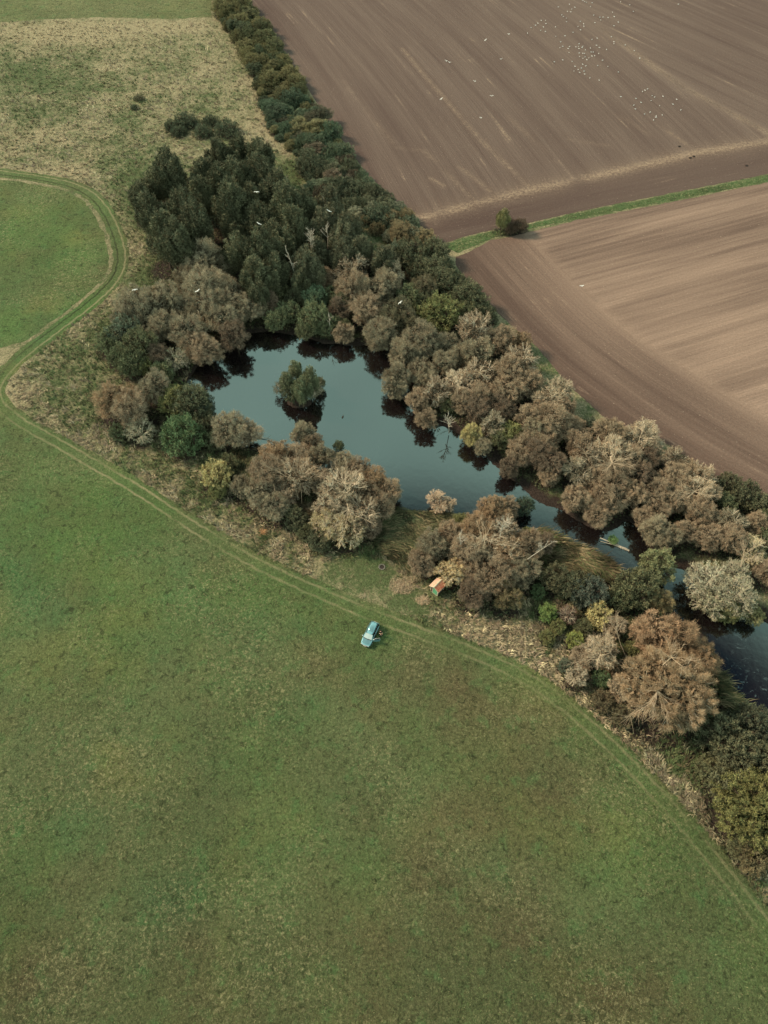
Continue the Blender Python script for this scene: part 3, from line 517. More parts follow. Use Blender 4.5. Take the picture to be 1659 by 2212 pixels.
# hedge between grassland and the ploughed field
HL = [(440, -60), (458, 0), (480, 60), (520, 112), (548, 172), (562, 232), (588, 292), (625, 335), (655, 385), (668, 420), (740, 460), (800, 505), (850, 535), (960, 600), (1060, 690)]
HR = [(480, -60), (532, 2), (616, 124), (694, 248), (782, 374), (850, 440), (905, 495), (940, 528), (962, 560), (990, 600), (1030, 645), (1085, 700), (1150, 760), (1225, 850), (1300, 912)]
hp = np.vstack([PA(HL), PA(HR)[::-1]]); hpx = np.vstack([np.array(HL), np.array(HR)[::-1]]).astype(float)
pts = []
lo, hi = hp.min(0), hp.max(0)
for _ in range(30000):
    x, y = random.uniform(lo[0], hi[0]), random.uniform(lo[1], hi[1])
    if not inpoly(np.array([x]), np.array([y]), hp)[0]: continue
    px, py, _z = proj(x, y, 1.2)
    if py > 905 or px < -30: continue
    r = random.uniform(1.1, 3.2)
    if ((px-635)/34)**2+((py-372)/45)**2 < 1: continue
    if any((x-a)**2+(y-b)**2 < (.55*(r+c))**2 for a, b, c, *_ in pts): continue
    if any((x-a)**2+(y-b)**2 < (.8*c)**2 for a, b, c in TREES): continue
    if dline(np.array([x]), np.array([y]), hp, True)[0] < r*.55: continue
    pts.append((x, y, r, px, py))
for (x, y, r, px, py) in pts:
    q = random.random()
    if py < 215: col, sec = ((100, 94, 58) if q < .6 else (84, 84, 54) if q < .9 else (72, 80, 56)), 'at its far upper end'
    elif py < 330: col, sec = ((72, 88, 66) if q < .5 else (78, 92, 68) if q < .65 else (82, 78, 60) if q < .85 else (104, 100, 64)), 'in its second stretch'
    elif py < 450: col, sec = ((80, 84, 62) if q < .5 else (92, 80, 64) if q < .75 else (82, 94, 70)), 'in its middle stretch'
    elif py < 560: col, sec = ((80, 92, 70) if q < .4 else (104, 108, 86) if q < .6 else (110, 96, 66) if q < .8 else (124, 86, 60) if q < .87 else (70, 78, 54)), 'beside the field gateway'
    else: col, sec = ((66, 74, 52) if q < .6 else (82, 86, 62)), 'between willows and harrowed field'
    kd = random.choice(['leafy', 'leafy', 'leafy', 'low', 'willow', 'dark'])
    pr = proto(kd); cm, km, zc = random.choice(pr); zz = r*{'leafy': .85, 'low': 1.7, 'willow': .75, 'dark': .5}[kd]*random.uniform(.8, 1.15)
    o = empty('hedge_bush', (x, y, -.05), random.uniform(0, 6.28))
    cn = cname(col); sp_n = {'low': 'hummocky', 'leafy': 'rounded', 'willow': 'twiggy', 'dark': 'spiky'}[kd]
    dF = dline(np.array([x]), np.array([y]), PA(HR))[0]; dG = dline(np.array([x]), np.array([y]), PA(HL))[0]; sde = 'on the plough side' if dF < .6*dG else 'on the grass side' if dG < .6*dF else 'along the middle'
    tag(o, f'{cn} {sp_n} bush in field hedge, {sec}, {sde}', 'bush', f'{cn} {sp_n} hedge bushes {sec}, {sde}')
    c = link('crown', cm, None, o); c.scale = (r*random.uniform(1.0, 1.5), r*random.uniform(.95, 1.3), zz); jv = 1+random.uniform(-.1, .1); mg = sum(col)/3; c.color = (*srgb(*[(mg+(v-mg)*.7)*jv for v in col]), 1)
    TREES.append((x, y, r))
# ------------------------------------------------------------------ ground sheet (lowered under the pond)
def axis(lo, hi, a, b, fine, coarse, far):
    v = [-far, -far*.4, -far*.15] if lo < -100 or True else []
    v = [lo-far, lo-far*.3, lo-far*.08]+list(np.arange(lo, a, coarse))+list(np.arange(a, b, fine))+list(np.arange(b, hi+.1, coarse))+[hi+far*.08, hi+far*.3, hi+far]
    return np.array(v)
gx = axis(-160, 170, -62, 82, .8, 2.0, 3500); gy = axis(-10, 340, 28, 150, .8, 2.0, 3500)
GX, GY = np.meshgrid(gx, gy); dW = dline(GX, GY, wl[::2], True); inW = inpoly(GX, GY, wl)
sdW = np.where(inW, dW, -dW)+(fbm(GX, GY, 3, 3)-.5)*1.6
gz = -1.9*sstep(-.9, 3.0, sdW)
isl = PA([(645, 866)])[0]; di = np.hypot((GX-isl[0])/2.7, (GY-isl[1])/1.7)+(fbm(GX, GY, 2, 3)-.5)*.5; gz = np.maximum(gz, -1.9+2.0*sstep(1.5, .6, di))
LIT = np.zeros_like(GX)
for (x, y, r) in TREES:
    b = (np.abs(GX-x) < r*2.2) & (np.abs(GY-y) < r*2.2); LIT[b] = np.maximum(LIT[b], 1.05*np.exp(-(np.hypot(GX[b]-x, GY[b]-y)/(r*1.15))**4))
LIT = np.maximum(LIT, .95*sstep(-4.0, -.5, sdW))
for pl in ([(850, 1104), (1005, 1122), (960, 1160), (880, 1225), (830, 1200), (800, 1160)], [(1160, 1150), (1240, 1178), (1330, 1240), (1290, 1252), (1150, 1200)], [(1440, 1600), (1560, 1430), (1700, 1560), (1700, 1950), (1600, 1850), (1500, 1680)]): LIT[inpoly(GX, GY, PA(pl))] = .75
px, py, _ = proj(GX, GY); bad = GY < -10
DRY = np.where(bad, .4, dry_mask(GX, np.maximum(GY, -5)))
ny, nx = GX.shape; idx = np.arange(nx*ny).reshape(ny, nx)
Fq = np.stack([idx[:-1, :-1], idx[:-1, 1:], idx[1:, 1:], idx[1:, :-1]], -1).reshape(-1, 4)
me = npmesh('ground', np.stack([GX, GY, gz], -1).reshape(-1, 3), Fq, {'dry': DRY.ravel(), 'litter': LIT.ravel()})
me.polygons.foreach_set('use_smooth', [True]*len(me.polygons)); tag(link('ground', me, M_GROUND), kind='structure')
# ------------------------------------------------------------------ flat sheets
def jitter_edge(poly, step, amp):
    out = []
    n = len(poly)
    for i in range(n):
        a, b = np.array(poly[i]), np.array(poly[(i+1) % n]); d = b-a; Ln = np.hypot(*d); k = max(1, min(400, int(Ln/step))); nrm = np.array([-d[1], d[0]])/(Ln+1e-9)
        for j in range(k):
            p = a+d*j/k; o = (fbm(np.array([p[0]]), np.array([p[1]]), 2.0, 3)[0]-.5)*2*amp+random.uniform(-.15, .15)*amp; out.append(p+nrm*o)
    return np.array(out)
def sheet(name, poly, z, m, cell, attrs, amp=.5, step=.7, jit=True):
    bd = jitter_edge(poly, step, amp) if jit else np.array(poly); lo, hi = bd.min(0), bd.max(0)
    xs = np.arange(lo[0]+cell/2, hi[0], cell); ys = np.arange(lo[1]+cell/2, hi[1], cell); X, Y = np.meshgrid(xs, ys); X = X.ravel(); Y = Y.ravel()
    ok = inpoly(X, Y, bd); X, Y = X[ok], Y[ok]; ok = dline(X, Y, bd[::2], True) > cell*.4; X, Y = X[ok], Y[ok]
    n = len(bd); vs = [Vector(p) for p in bd]+[Vector(p) for p in zip(X, Y)]
    r = geometry.delaunay_2d_cdt(vs, [], [list(range(n))], 1, 1e-4)
    V = np.array([(v.x, v.y) for v in r[0]]); Fc = np.array([f for f in r[2] if len(f) == 3])
    a, b, c = V[Fc[:, 0]], V[Fc[:, 1]], V[Fc[:, 2]]; fl = np.cross(b-a, c-a) < 0; Fc[fl] = Fc[fl][:, ::-1]
    me = npmesh(name, np.column_stack([V, np.full(len(V), z)]), Fc, attrs(V[:, 0], V[:, 1])); return tag(link(name, me, m), kind='structure')
tl = offset(trk, 1.7); tr = offset(trk, -1.7)
j = i_join
near = np.vstack([tl[j:], [P(1900, 2330)], [P(-400, 2330)], [P(-400, 860)]])
lush = lambda X, Y: {'tint': meadow_tint(X, Y)}
def chk(pl): return pl
# which side is the wood? track runs down-left then down-right; the wood lies to its left in the second half
near = np.vstack([offset(trk, 1.9)[j::1], [P(1900, 2400)], [P(-420, 2400)], [P(-420, 852)]])
sheet('meadow', near, .010, M_MEADOW, 2.2, lush, .35)
jl = offset(trk, -2.9)[:max(j-8, 5)]
far_side = np.vstack([jl, [P(-300, 835)], [P(-330, 420)]])
sheet('small_meadow', far_side, .010, M_MEADOW, 2.2, lush, .5)
top = PA([(-500, -95), (452, -95), (458, 36), (400, 40), (330, 40), (200, 38), (100, 42), (0, 48), (-300, 62)])
sheet('far_pasture', top, .010, M_MEADOW, 3.0, lambda X, Y: {'tint': meadow_tint(X, Y)*.45+np.array(srgb(112, 112, 76))*.55}, .8)
# track ribbon: grassy lane with two worn ruts
acr = np.linspace(-1.9, 1.9, 9); ribs = [offset(trk, a) for a in acr]; n = len(trk)
V = np.stack([np.column_stack([rb, np.full(n, .018)]) for rb in ribs], 1).reshape(-1, 3); idx = np.arange(n*9).reshape(n, 9)
V[idx[:, 0], :2] += (rng.random((n, 2))-.5)*.5; V[idx[:, 8], :2] += (rng.random((n, 2))-.5)*.5
Fq = np.stack([idx[:-1, :-1], idx[:-1, 1:], idx[1:, 1:], idx[1:, :-1]], -1).reshape(-1, 4)
tp = proj(V[:, 0], V[:, 1]); wear = np.clip(.75+blobs(tp[0], tp[1], [(260, 1050, 260, 90, .35), (240, 640, 120, 90, .2), (1100, 1480, 250, 120, -.25), (1500, 1850, 250, 300, -.35)]), .2, 1)
me = npmesh('track', V, Fq[:, ::-1], {'across': np.tile(acr, n), 'loop': np.repeat(sstep(j+12, j-12, np.arange(n)), 9), 'tint': meadow_tint(V[:, 0], V[:, 1]), 'wear': wear}); tag(link('track', me, M_TRACK), kind='structure')
# ploughed fields: 'flow' = (across, along) the working direction
def dirs(a, b): d = np.array(P(*b))-np.array(P(*a)); return d/np.hypot(*d)
head1 = PA([(900, 472), (934, 465), (1024, 440), (1149, 410), (1264, 385), (1369, 362), (1504, 330), (1659, 306), (1850, 268)])
diag = PA([(1190, -20), (1204, 0), (1300, 62), (1400, 135), (1479, 190), (1564, 236), (1659, 287)])
def f1a(X, Y):
    px, py, _ = proj(X, Y); d1 = dirs((844, 60), (1144, 402)); n1 = np.array([-d1[1], d1[0]]); al = X*d1[0]+Y*d1[1]; ac = X*n1[0]+Y*n1[1]+ .0006*(al-al.mean())**2
    d2 = dirs((1400, 60), (1640, 230)); dg = np.interp(px, [p[0] for p in [(1190, -20), (1204, 0), (1300, 62), (1400, 135), (1479, 190), (1564, 236), (1659, 287)]], [-20, 0, 62, 135, 190, 236, 287]); right = (py < dg) & (px > 1195)
    d3 = dirs((1300, 20), (1600, 160)); n3 = np.array([-d3[1], d3[0]])
    hy = np.interp(px, [900, 934, 1024, 1149, 1264, 1369, 1504, 1659, 1850], [472, 465, 440, 410, 385, 362, 330, 306, 268]); hd = (py > hy) & (px > 900)
    d4 = dirs((1024, 440), (1659, 306)); n4 = np.array([-d4[1], d4[0]])
    ac = np.where(right, X*n3[0]+Y*n3[1]+300, ac); al = np.where(right, X*d3[0]+Y*d3[1], al)
    f2_ = np.stack([X*n4[0]+Y*n4[1]+700, X*d4[0]+Y*d4[1], ac*0], 1); tn_ = np.clip(.5+np.where(hd, 1, -1)*dline(X, Y, head1)/6, 0, 1)*(px > 880)
    st = .8*np.exp(-(dline(X, Y, head1)/1.3)**2)+.6*np.exp(-(dline(X, Y, diag)/1.3)**2)*sstep(0, 120, py-20)+.25*np.exp(-(dline(X, Y, head1)/4)**2)
    st2 = 0
    for pl_, a_ in (([(869, 105), (921, 168), (1032, 297), (1142, 402)], .75), ([(860, 320), (917, 326), (1022, 431)], .45), ([(990, 360), (1041, 397), (1066, 422)], .6), ([(1095, 250), (1160, 310), (1225, 372)], .35), ([(1228, 302), (1320, 316)], .3), ([(1429, 273), (1487, 316)], .6), ([(930, 385), (958, 402)], .8), ([(740, 175), (790, 240), (850, 310)], .4), ([(1340, 250), (1400, 290)], .3), ([(940, 480), (900, 460)], .5)): st2 = np.maximum(st2, a_*.75*np.exp(-(dline(X, Y, PA(pl_))/.65)**2)*np.clip(fbm(X+70, Y, 5, 3)*3-.7, 0, 1))
    tone = .5+blobs(px, py, [(560, 60, 60, 120, -.25), (760, 330, 120, 90, -.2), (1000, 470, 100, 40, -.15), (1250, 80, 200, 120, .12), (1600, 60, 90, 120, -.15), (1200, 450, 300, 50, -.15)])+.25*np.exp(-(dline(X, Y, diag)/4)**2)
    tone = tone-.25*hd; st = np.maximum(st*np.clip(fbm(X, Y, 9, 3)*2.2-.3, 0, 1), st2)
    return {'flow': np.stack([ac, al, ac*0], 1), 'flow2': f2_, 'turn': tn_, 'straw': st, 'tone': tone}
sheet('ploughed_field', f1, .012, M_P1, 1.3, f1a, .25)
left2 = PA([(985, 556), (985, 575), (1005, 600), (1040, 640), (1090, 690), (1160, 750), (1230, 835), (1310, 905), (1450, 965), (1540, 1030), (1659, 1098), (1900, 1230)])
def f2a(X, Y):
    px, py, _ = proj(X, Y); dl = dline(X, Y, smooth(PA([(930, 500), (1045, 640), (1180, 780), (1400, 945), (1659, 1098), (1950, 1250)]), 2)); d2 = dirs((1250, 615), (1659, 505)); n2 = np.array([-d2[1], d2[0]])
    w_ = 21; inn = (dl > w_)
    al = X*d2[0]+Y*d2[1]; ac = X*n2[0]+Y*n2[1]-.0022*np.clip(al-al.min()-20, 0, 70)**2*0
    d5 = dirs((1090, 690), (1659, 1098)); tone = .22+.38*sstep(-14, 8, dl-w_)+.12*np.exp(-((dl-w_)/3)**2)
    tone = tone+blobs(px, py, [(1640, 480, 60, 200, -.1), (1450, 640, 200, 120, .22), (1300, 520, 200, 40, -.25), (1659, 880, 160, 120, .15)])-.2*np.exp(-(dl/6)**2)
    f2_ = np.stack([dl+500, X*d5[0]+Y*d5[1], ac*0], 1); tn_ = np.clip(.5-(dl-w_)/9, 0, 1)
    st = .45*np.exp(-((dl-w_)/1.5)**2)*np.clip(fbm(X, Y, 9, 3)*2-.3, 0, 1)
    return {'flow': np.stack([ac, al, ac*0], 1), 'flow2': f2_, 'turn': tn_, 'straw': st*.4, 'tone': tone}
sheet('harrowed_field', f2, .012, M_P2, 1.8, f2a, .3)
MG_ = PA([(958, 531), (1000, 515), (1060, 500), (1140, 485), (1250, 460), (1400, 430), (1659, 379), (1850, 343), (1850, 355), (1659, 392), (1450, 434), (1250, 471), (1145, 494), (1060, 515), (1010, 539), (988, 546)])
sheet('grass_margin', MG_, .016, M_MEADOW, 1.0, lambda X, Y: {'tint': np.tile(np.array(srgb(84, 100, 62)), (len(X), 1))*(.6+.7*fbm(X, Y, 6, 3))[:, None]}, .45, .5)
# water
wx = wl[::2]
def wat(X, Y):
    px, py, _ = proj(X, Y); return {'weed': np.clip(blobs(px, py, [(1590, 1400, 60, 60, 1), (1640, 1500, 50, 60, 1), (1570, 1480, 50, 40, .4), (1180, 1100, 30, 20, .4), (1340, 1200, 30, 30, .4)]), 0, 1)}
sheet('water', offset(np.vstack([wx, wx[:2]]), 0)[:-1] if False else np.array([(p[0], p[1]) for p in (wx+(wx-wx.mean(0))*0)]), -.42, M_WATER, 4.0, wat, .05, 2, False)
# ------------------------------------------------------------------ grass blades, reeds, undergrowth (uncountable)
def blades(name, X, Y, Z, hgt, lean, wid, col, wind=(1, .2), mt=None, spread=.6):
    n = len(X); a = rng.uniform(0, 6.28, n); d = np.stack([np.cos(a)*spread+wind[0]*lean, np.sin(a)*spread+wind[1]*lean, np.ones(n)*(1 if np.isscalar(lean) else 1)], 1)
    d[:, 2] = rng.uniform(.25, 1.0, n); d = unit(d); s = unit(np.stack([-d[:, 1], d[:, 0], rng.normal(size=n)*.3], 1)); b = np.stack([X, Y, Z], 1)
    V = np.empty((n, 3, 3)); V[:, 0] = b-s*(wid/2)[:, None]; V[:, 1] = b+s*(wid/2)[:, None]; V[:, 2] = b+d*hgt[:, None]
    me = npmesh(name, V.reshape(-1, 3), np.arange(3*n).reshape(-1, 3), {'col': np.repeat(col, 3, 0)}); return link(name, me, mt or M_VC)
def tufts(name, cx, cy, cz, nb, size, wid, col, dirs_, flop, spread=.5):
    n = len(cx); rep = lambda a: np.repeat(a, nb, 0); m = n*nb; sz = rep(size)
    fan = rng.normal(size=m)*spread; an = rep(dirs_)+fan; b = np.stack([rep(cx)+rng.normal(size=m)*sz*.16, rep(cy)+rng.normal(size=m)*sz*.16, rep(cz)], 1)
    up = rng.uniform(.35, 1.1, m)/flop; d1 = unit(np.stack([np.cos(an), np.sin(an), up*1.6], 1)); d2 = unit(np.stack([np.cos(an), np.sin(an), up*.15], 1)); ln = sz*rng.uniform(.6, 1.1, m); s_ = np.stack([-np.sin(an), np.cos(an), 0*an], 1); w2 = rep(wid)/2
    V = np.empty((m, 5, 3)); V[:, 0] = b-s_*w2[:, None]; V[:, 1] = b+s_*w2[:, None]; q = b+d1*(ln*.5)[:, None]; V[:, 2] = q+s_*w2[:, None]*.9; V[:, 3] = q-s_*w2[:, None]*.9; V[:, 4] = q+d2*(ln*.5)[:, None]
    i = np.arange(m)[:, None]*5; Fc = np.concatenate([i+[0, 1, 2], i+[0, 2, 3], i+[3, 2, 4]]); cc = rep(col)*rng.uniform(.8, 1.2, (m, 1))
    return link(name, npmesh(name, V.reshape(-1, 3), Fc, {'col': np.repeat(cc, 5, 0)}), M_VC)
def scatter(n, poly_px=None, lo=None, hi=None, y_bias=0):
    """points spread evenly in the view (denser near), inside a photo-pixel polygon"""
    p = np.array(poly_px, float); a, b = p.min(0), p.max(0); X = rng.uniform(a[0], b[0], n); Y = rng.uniform(a[1], b[1], n); k = inpoly(X, Y, p); X, Y = X[k], Y[k]
    A = (X-CX)/F; B = (CY-Y)/F; t = H/(sp_-B*cp_); return A*t, (cp_+B*sp_)*t
def pick(cols, n, w_=None):
    c = np.array([srgb(*q) for q in cols]); i = rng.choice(len(cols), n, p=w_); return c[i]*rng.uniform(.7, 1.3, (n, 1))
ROUGH = [(0, 46), (455, 44), (520, 112), (560, 232), (625, 335), (668, 420), (560, 700), (1050, 1050), (1300, 1230), (1659, 1500), (1659, 2020), (1560, 1870), (1400, 1680), (1230, 1520), (1060, 1415), (850, 1335), (600, 1228), (300, 1050), (40, 905), (0, 840), (262, 600), (262, 520), (205, 415), (0, 360)]
X, Y = scatter(105000, ROUGH)
lf = np.zeros(len(X)); 
keep = (~inpoly(X, Y, wl)) & (dline(X, Y, trk[::2]) > 1.9) & ~inpoly(X, Y, near) & ~inpoly(X, Y, far_side)
X, Y = X[keep], Y[keep]; d = dry_mask(X, Y)+(fbm(X, Y, 2.2, 4)-.5)*1.9+(fbm(X, Y, 12, 3)-.5)*.8
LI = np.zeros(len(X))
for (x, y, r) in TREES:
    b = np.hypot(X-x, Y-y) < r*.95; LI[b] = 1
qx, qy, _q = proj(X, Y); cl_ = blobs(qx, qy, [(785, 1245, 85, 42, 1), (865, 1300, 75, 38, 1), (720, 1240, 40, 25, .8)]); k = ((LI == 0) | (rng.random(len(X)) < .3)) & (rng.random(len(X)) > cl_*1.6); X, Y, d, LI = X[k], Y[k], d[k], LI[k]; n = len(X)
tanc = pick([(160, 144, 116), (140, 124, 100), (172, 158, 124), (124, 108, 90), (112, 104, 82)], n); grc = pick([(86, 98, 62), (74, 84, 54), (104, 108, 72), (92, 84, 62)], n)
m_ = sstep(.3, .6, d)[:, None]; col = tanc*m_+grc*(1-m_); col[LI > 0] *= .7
col = col*rng.choice([.62, .85, 1.0, 1.22], n, p=[.22, .3, .3, .18])[:, None]
wa = fbm(X, Y, 9, 2)*7+rng.normal(size=n)*.6; fr_ = 1+0*Y
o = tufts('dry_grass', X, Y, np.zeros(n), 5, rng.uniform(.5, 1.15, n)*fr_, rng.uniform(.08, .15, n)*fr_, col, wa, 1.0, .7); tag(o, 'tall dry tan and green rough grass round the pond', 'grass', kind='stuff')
X, Y = scatter(210000, [(-10, 380), (200, 420), (262, 540), (200, 660), (-5, 800), (0, 860), (300, 1058), (600, 1240), (850, 1346), (1060, 1427), (1230, 1532), (1480, 1782), (1669, 2020), (1669, 2225), (-10, 2225)])
n = len(X); c = meadow_tint(X, Y)*rng.uniform(.6, 1.5, (n, 1)); q = rng.random(n) < .07; c[q] = pick([(168, 156, 116), (140, 132, 96)], q.sum()); q = rng.random(n) < .15; c[q] = pick([(96, 122, 66), (80, 108, 60)], q.sum())
o = blades('meadow_grass', X, Y, np.full(n, .01), rng.uniform(.12, .34, n), np.ones(n)*.3, rng.uniform(.018, .045, n), c, (.6, -.8)); tag(o, 'short green pasture grass with straw flecks', 'grass', kind='stuff')
# reeds, wind-laid
for pl, cnt, lab in (([(850, 1104), (905, 1106), (1005, 1122), (960, 1160), (900, 1190), (880, 1230), (830, 1200), (800, 1160)], 42000, 'dark wind-laid reeds on the lower pond shore left of the shed thicket'),
                ([(1160, 1150), (1240, 1178), (1300, 1210), (1330, 1240), (1290, 1252), (1210, 1240), (1150, 1200)], 30000, 'brown reeds on the bank inside the channel bend'),
                ([(500, 975), (570, 985), (600, 1020), (560, 1040), (500, 1030)], 9000, 'reedy grass left of the willow thicket below the pond'),
                ([(1540, 1440), (1600, 1520), (1659, 1560), (1659, 1610), (1560, 1540)], 9000, 'dark bank plants beside the channel at the right edge')):
    X, Y = scatter(cnt//9, pl); n = len(X)
    col = pick([(92, 96, 66), (72, 78, 54), (104, 100, 72), (128, 114, 86)] if 'dark' in lab or 'grass' in lab else [(94, 84, 60), (106, 90, 68), (78, 78, 54), (122, 106, 80), (84, 92, 58)], n)
    ww = fbm(X, Y, 6, 2)*5; u_ = X*.5+Y*.87+ww; v_ = X*.87-Y*.5; st_ = fbm(u_*3, v_*.8, 1.6, 3); col *= .88*np.clip(.2+3.0*(st_-.28), .22, 1.7)[:, None]
    zz = np.where(inpoly(X, Y, wl), -.45, 0)+fbm(X, Y, 2.2, 3)*.9
    o = tufts('reeds', X, Y, zz, 7, rng.uniform(1.2, 2.3, n), rng.uniform(.07, .13, n), col, -.5+(fbm(X, Y, 7, 2)-.5)*4, 1.5, .35); tag(o, lab, 'reeds', kind='stuff')
# undergrowth between the trees
UX = []; UY = []
for (x, y, r) in TREES:
    k = int(150*r); a = rng.uniform(0, 6.28, k); q = np.sqrt(rng.random(k))*r*1.25; UX.append(x+np.cos(a)*q); UY.append(y+np.sin(a)*q)
UX = np.concatenate(UX); UY = np.concatenate(UY); k = ~inpoly(UX, UY, wl) & ~inpoly(UX, UY, f1) & ~inpoly(UX, UY, f2) & ~inpoly(UX, UY, near); UX, UY = UX[k], UY[k]; n = len(UX)
o = blades('undergrowth', UX, UY, rng.uniform(0, .5, n)*fbm(UX, UY, 3, 3)*1.5, rng.uniform(.2, .5, n), np.ones(n)*.1, rng.uniform(.1, .28, n), pick([(64, 70, 50), (82, 84, 58), (76, 62, 50), (54, 58, 42), (98, 96, 68)], n), (0, 0), spread=1.2); tag(o, 'low bramble and weeds under the trees', 'undergrowth', kind='stuff')
# margin grass
X, Y = scatter(16000, [(965, 534), (1060, 502), (1140, 486), (1400, 431), (1659, 383), (1659, 392), (1450, 434), (1250, 470), (1060, 515), (1000, 542)]); n = len(X)
o = blades('margin_grass', X, Y, np.zeros(n), rng.uniform(.2, .6, n), np.ones(n)*.3, rng.uniform(.08, .16, n), pick([(82, 106, 62), (64, 84, 50), (104, 108, 72), (156, 144, 112)], n, [.3, .35, .2, .15]), (1, 0)); tag(o, 'bright green grass along the margin between the two brown fields', 'grass', kind='stuff')
# ------------------------------------------------------------------ dead trees
def dead_tree(px, py, h, label, seed, parts=9, lean=(0, 0), zb=0):
    x, y = P(px, py, zb+h*.6); g = random.Random(seed); root = empty('dead_tree', (x, y, zb)); tag(root, label, 'tree')
    mb = MB(); top = Vector((lean[0], lean[1], h)); mb.tube([(0, 0, -.1), top*.5+Vector((g.uniform(-.2, .2), 0, 0)), top], [h*.014, h*.010, h*.004], 5); mb.obj('trunk', M_DEAD, root)
    br = MB()
    for i in range(parts):
        t = g.uniform(.4, .95); p = top*t; a = g.uniform(0, 6.28); l = h*g.uniform(.18, .36)*(1.2-t*.6); d = Vector((math.cos(a), math.sin(a), g.uniform(.5, 1.3))).normalized()
        m = p+d*l*.5; e = m+(d+Vector((g.uniform(-.5, .5), g.uniform(-.5, .5), .3))).normalized()*l*.5; br.tube([p, m, e], [h*.007, h*.005, h*.0025], 4)
        for k in range(6):
            q = p.lerp(e, g.uniform(.3, .95)); dd = (d+Vector((g.uniform(-.9, .9), g.uniform(-.9, .9), g.uniform(-.3, .6)))).normalized(); br.tube([q, q+dd*l*.35], [h*.0042, h*.002], 3)
    br.obj('branches', M_DEAD, root); return root
M_DEAD = plain('dead_wood', srgb(172, 160, 142), .85, .15, var=.15, scale=3)
dead_tree(672, 524, 7, 'bleached dead tree standing at the edge of the dark grove', 1, 24, zb=5)
dead_tree(706, 505, 6, 'small bleached dead tree right of the larger one', 2, 8, zb=5)
dead_tree(640, 572, 8, 'leaning grey dead tree above the pond head', 3, 7, (-1.5, 0), zb=3)
dead_tree(700, 438, 4, 'thin dead stem poking out behind the dark wood', 4, 5, zb=6)
dead_tree(712, 700, 5, 'short dead snag among green bushes at the pond head', 5, 6, zb=1)
dead_tree(973, 908, 6, 'bare grey twiggy tree leaning over the right shore of the pond', 6, 18, (-.8, -1))
dead_tree(1085, 1140, 7, 'bleached dead tree standing high in the thicket behind the shed', 7, 12, zb=4)
dead_tree(1003, 1168, 5, 'bare white branches left in the thicket behind the shed', 8, 9, (-1, 0), zb=4)
dead_tree(1146, 1186, 5, 'bare white limb reaching right over the thicket behind the shed', 9, 9, (3.5, .3), zb=5)
def limb(points, fan, r0, owner, seed):
    """pale bare limb: points = [(px, py, z)...], then a fan of twigs spreading to the fan targets"""
    r0 = r0*.40; g = random.Random(seed); dz_ = 1.3; points = [(a, b, z-dz_) for a, b, z in points]; fan = [(a, b, z-dz_*.45) for a, b, z in fan]; fan = fan+[(a+g.uniform(-22, 22), b+g.uniform(-18, 18), z) for a, b, z in fan]; pw = [Vector((*P(a, b, z), z)) for a, b, z in points]; mb = MB(); k = len(pw); mb.tube(pw, [r0*(1-.35*i/k) for i in range(k)], 6); e = pw[-1]
    for (a, b, z) in fan:
        q = Vector((*P(a, b, z), z)); L_ = (q-e).length; J = lambda s_: Vector((g.uniform(-1, 1), g.uniform(-1, 1), g.uniform(-.6, .6)))*s_*L_
        m1 = e.lerp(q, .35)+J(.10); m2 = e.lerp(q, .7)+J(.08); mb.tube([e, m1, m2, q], [r0*.55, r0*.42, r0*.3, r0*.12], 4)
        for j_ in range(9):
            s0 = (m1.lerp(q, g.uniform(0, .9))); dd_ = ((q-e).normalized()+Vector((g.uniform(-.9, .9), g.uniform(-.9, .9), g.uniform(-.4, .6)))).normalized(); s1 = s0+dd_*L_*g.uniform(.15, .32); mb.tube([s0, s1, s1+(dd_+J(.2/L_)).normalized()*L_*.12], [r0*.24, r0*.16, r0*.07], 3)
    me = mb.mesh('limb'); me.materials.append(M_LIMB); o = link('limb', me); ow = min((q for q in bpy.data.objects if q.name.startswith('willow_tree') and q.parent is None), key=lambda q: (q.location.x-pw[0].x)**2+(q.location.y-pw[0].y)**2) if owner is None else owner
    o.parent = ow; o.matrix_parent_inverse = ow.matrix_basis.inverted(); return o
giant = next(o for o in bpy.data.objects if o.get('label', '').startswith('giant'))
limb([(1432, 1436, 9), (1426, 1466, 10), (1421, 1492, 10.3)], [(1358, 1548, 8), (1382, 1552, 8), (1408, 1556, 7.5), (1436, 1545, 8.5), (1398, 1520, 10), (1455, 1528, 9)], .14, giant, 1)
limb([(1432, 1436, 11), (1450, 1420, 12)], [(1440, 1375, 13), (1478, 1390, 13), (1500, 1425, 12.5), (1482, 1455, 12.5), (1412, 1400, 12.5)], .12, giant, 2)
limb([(1350, 1448, 2), (1330, 1425, 5), (1318, 1410, 6)], [(1262, 1392, 7), (1280, 1372, 7.5), (1300, 1365, 7.5), (1250, 1420, 6), (1322, 1372, 7.5)], .17, None, 3)
limb([(1357, 1430, 2), (1340, 1390, 5), (1333, 1365, 7)], [(1318, 1340, 8), (1335, 1332, 8), (1350, 1342, 8)], .13, None, 4)
limb([(652, 1092, 1), (651, 1060, 4), (647, 1036, 6)], [(612, 985, 8.5), (640, 975, 9), (668, 990, 9), (598, 1010, 8), (680, 1018, 8)], .20, None, 5)
limb([(640, 1085, 2), (620, 1082, 4)], [(585, 1085, 5), (592, 1065, 5.5), (608, 1058, 6)], .15, None, 6)
limb([(752, 1060, 9), (745, 1045, 10)], [(700, 1030, 10.5), (715, 1008, 11), (748, 1000, 11), (780, 1010, 11), (792, 1042, 10)], .15, None, 7)
limb([(750, 1088, 9), (752, 1100, 9.5)], [(700, 1120, 9), (722, 1145, 8), (765, 1150, 8), (800, 1128, 8.5), (715, 1085, 10)], .14, None, 8)
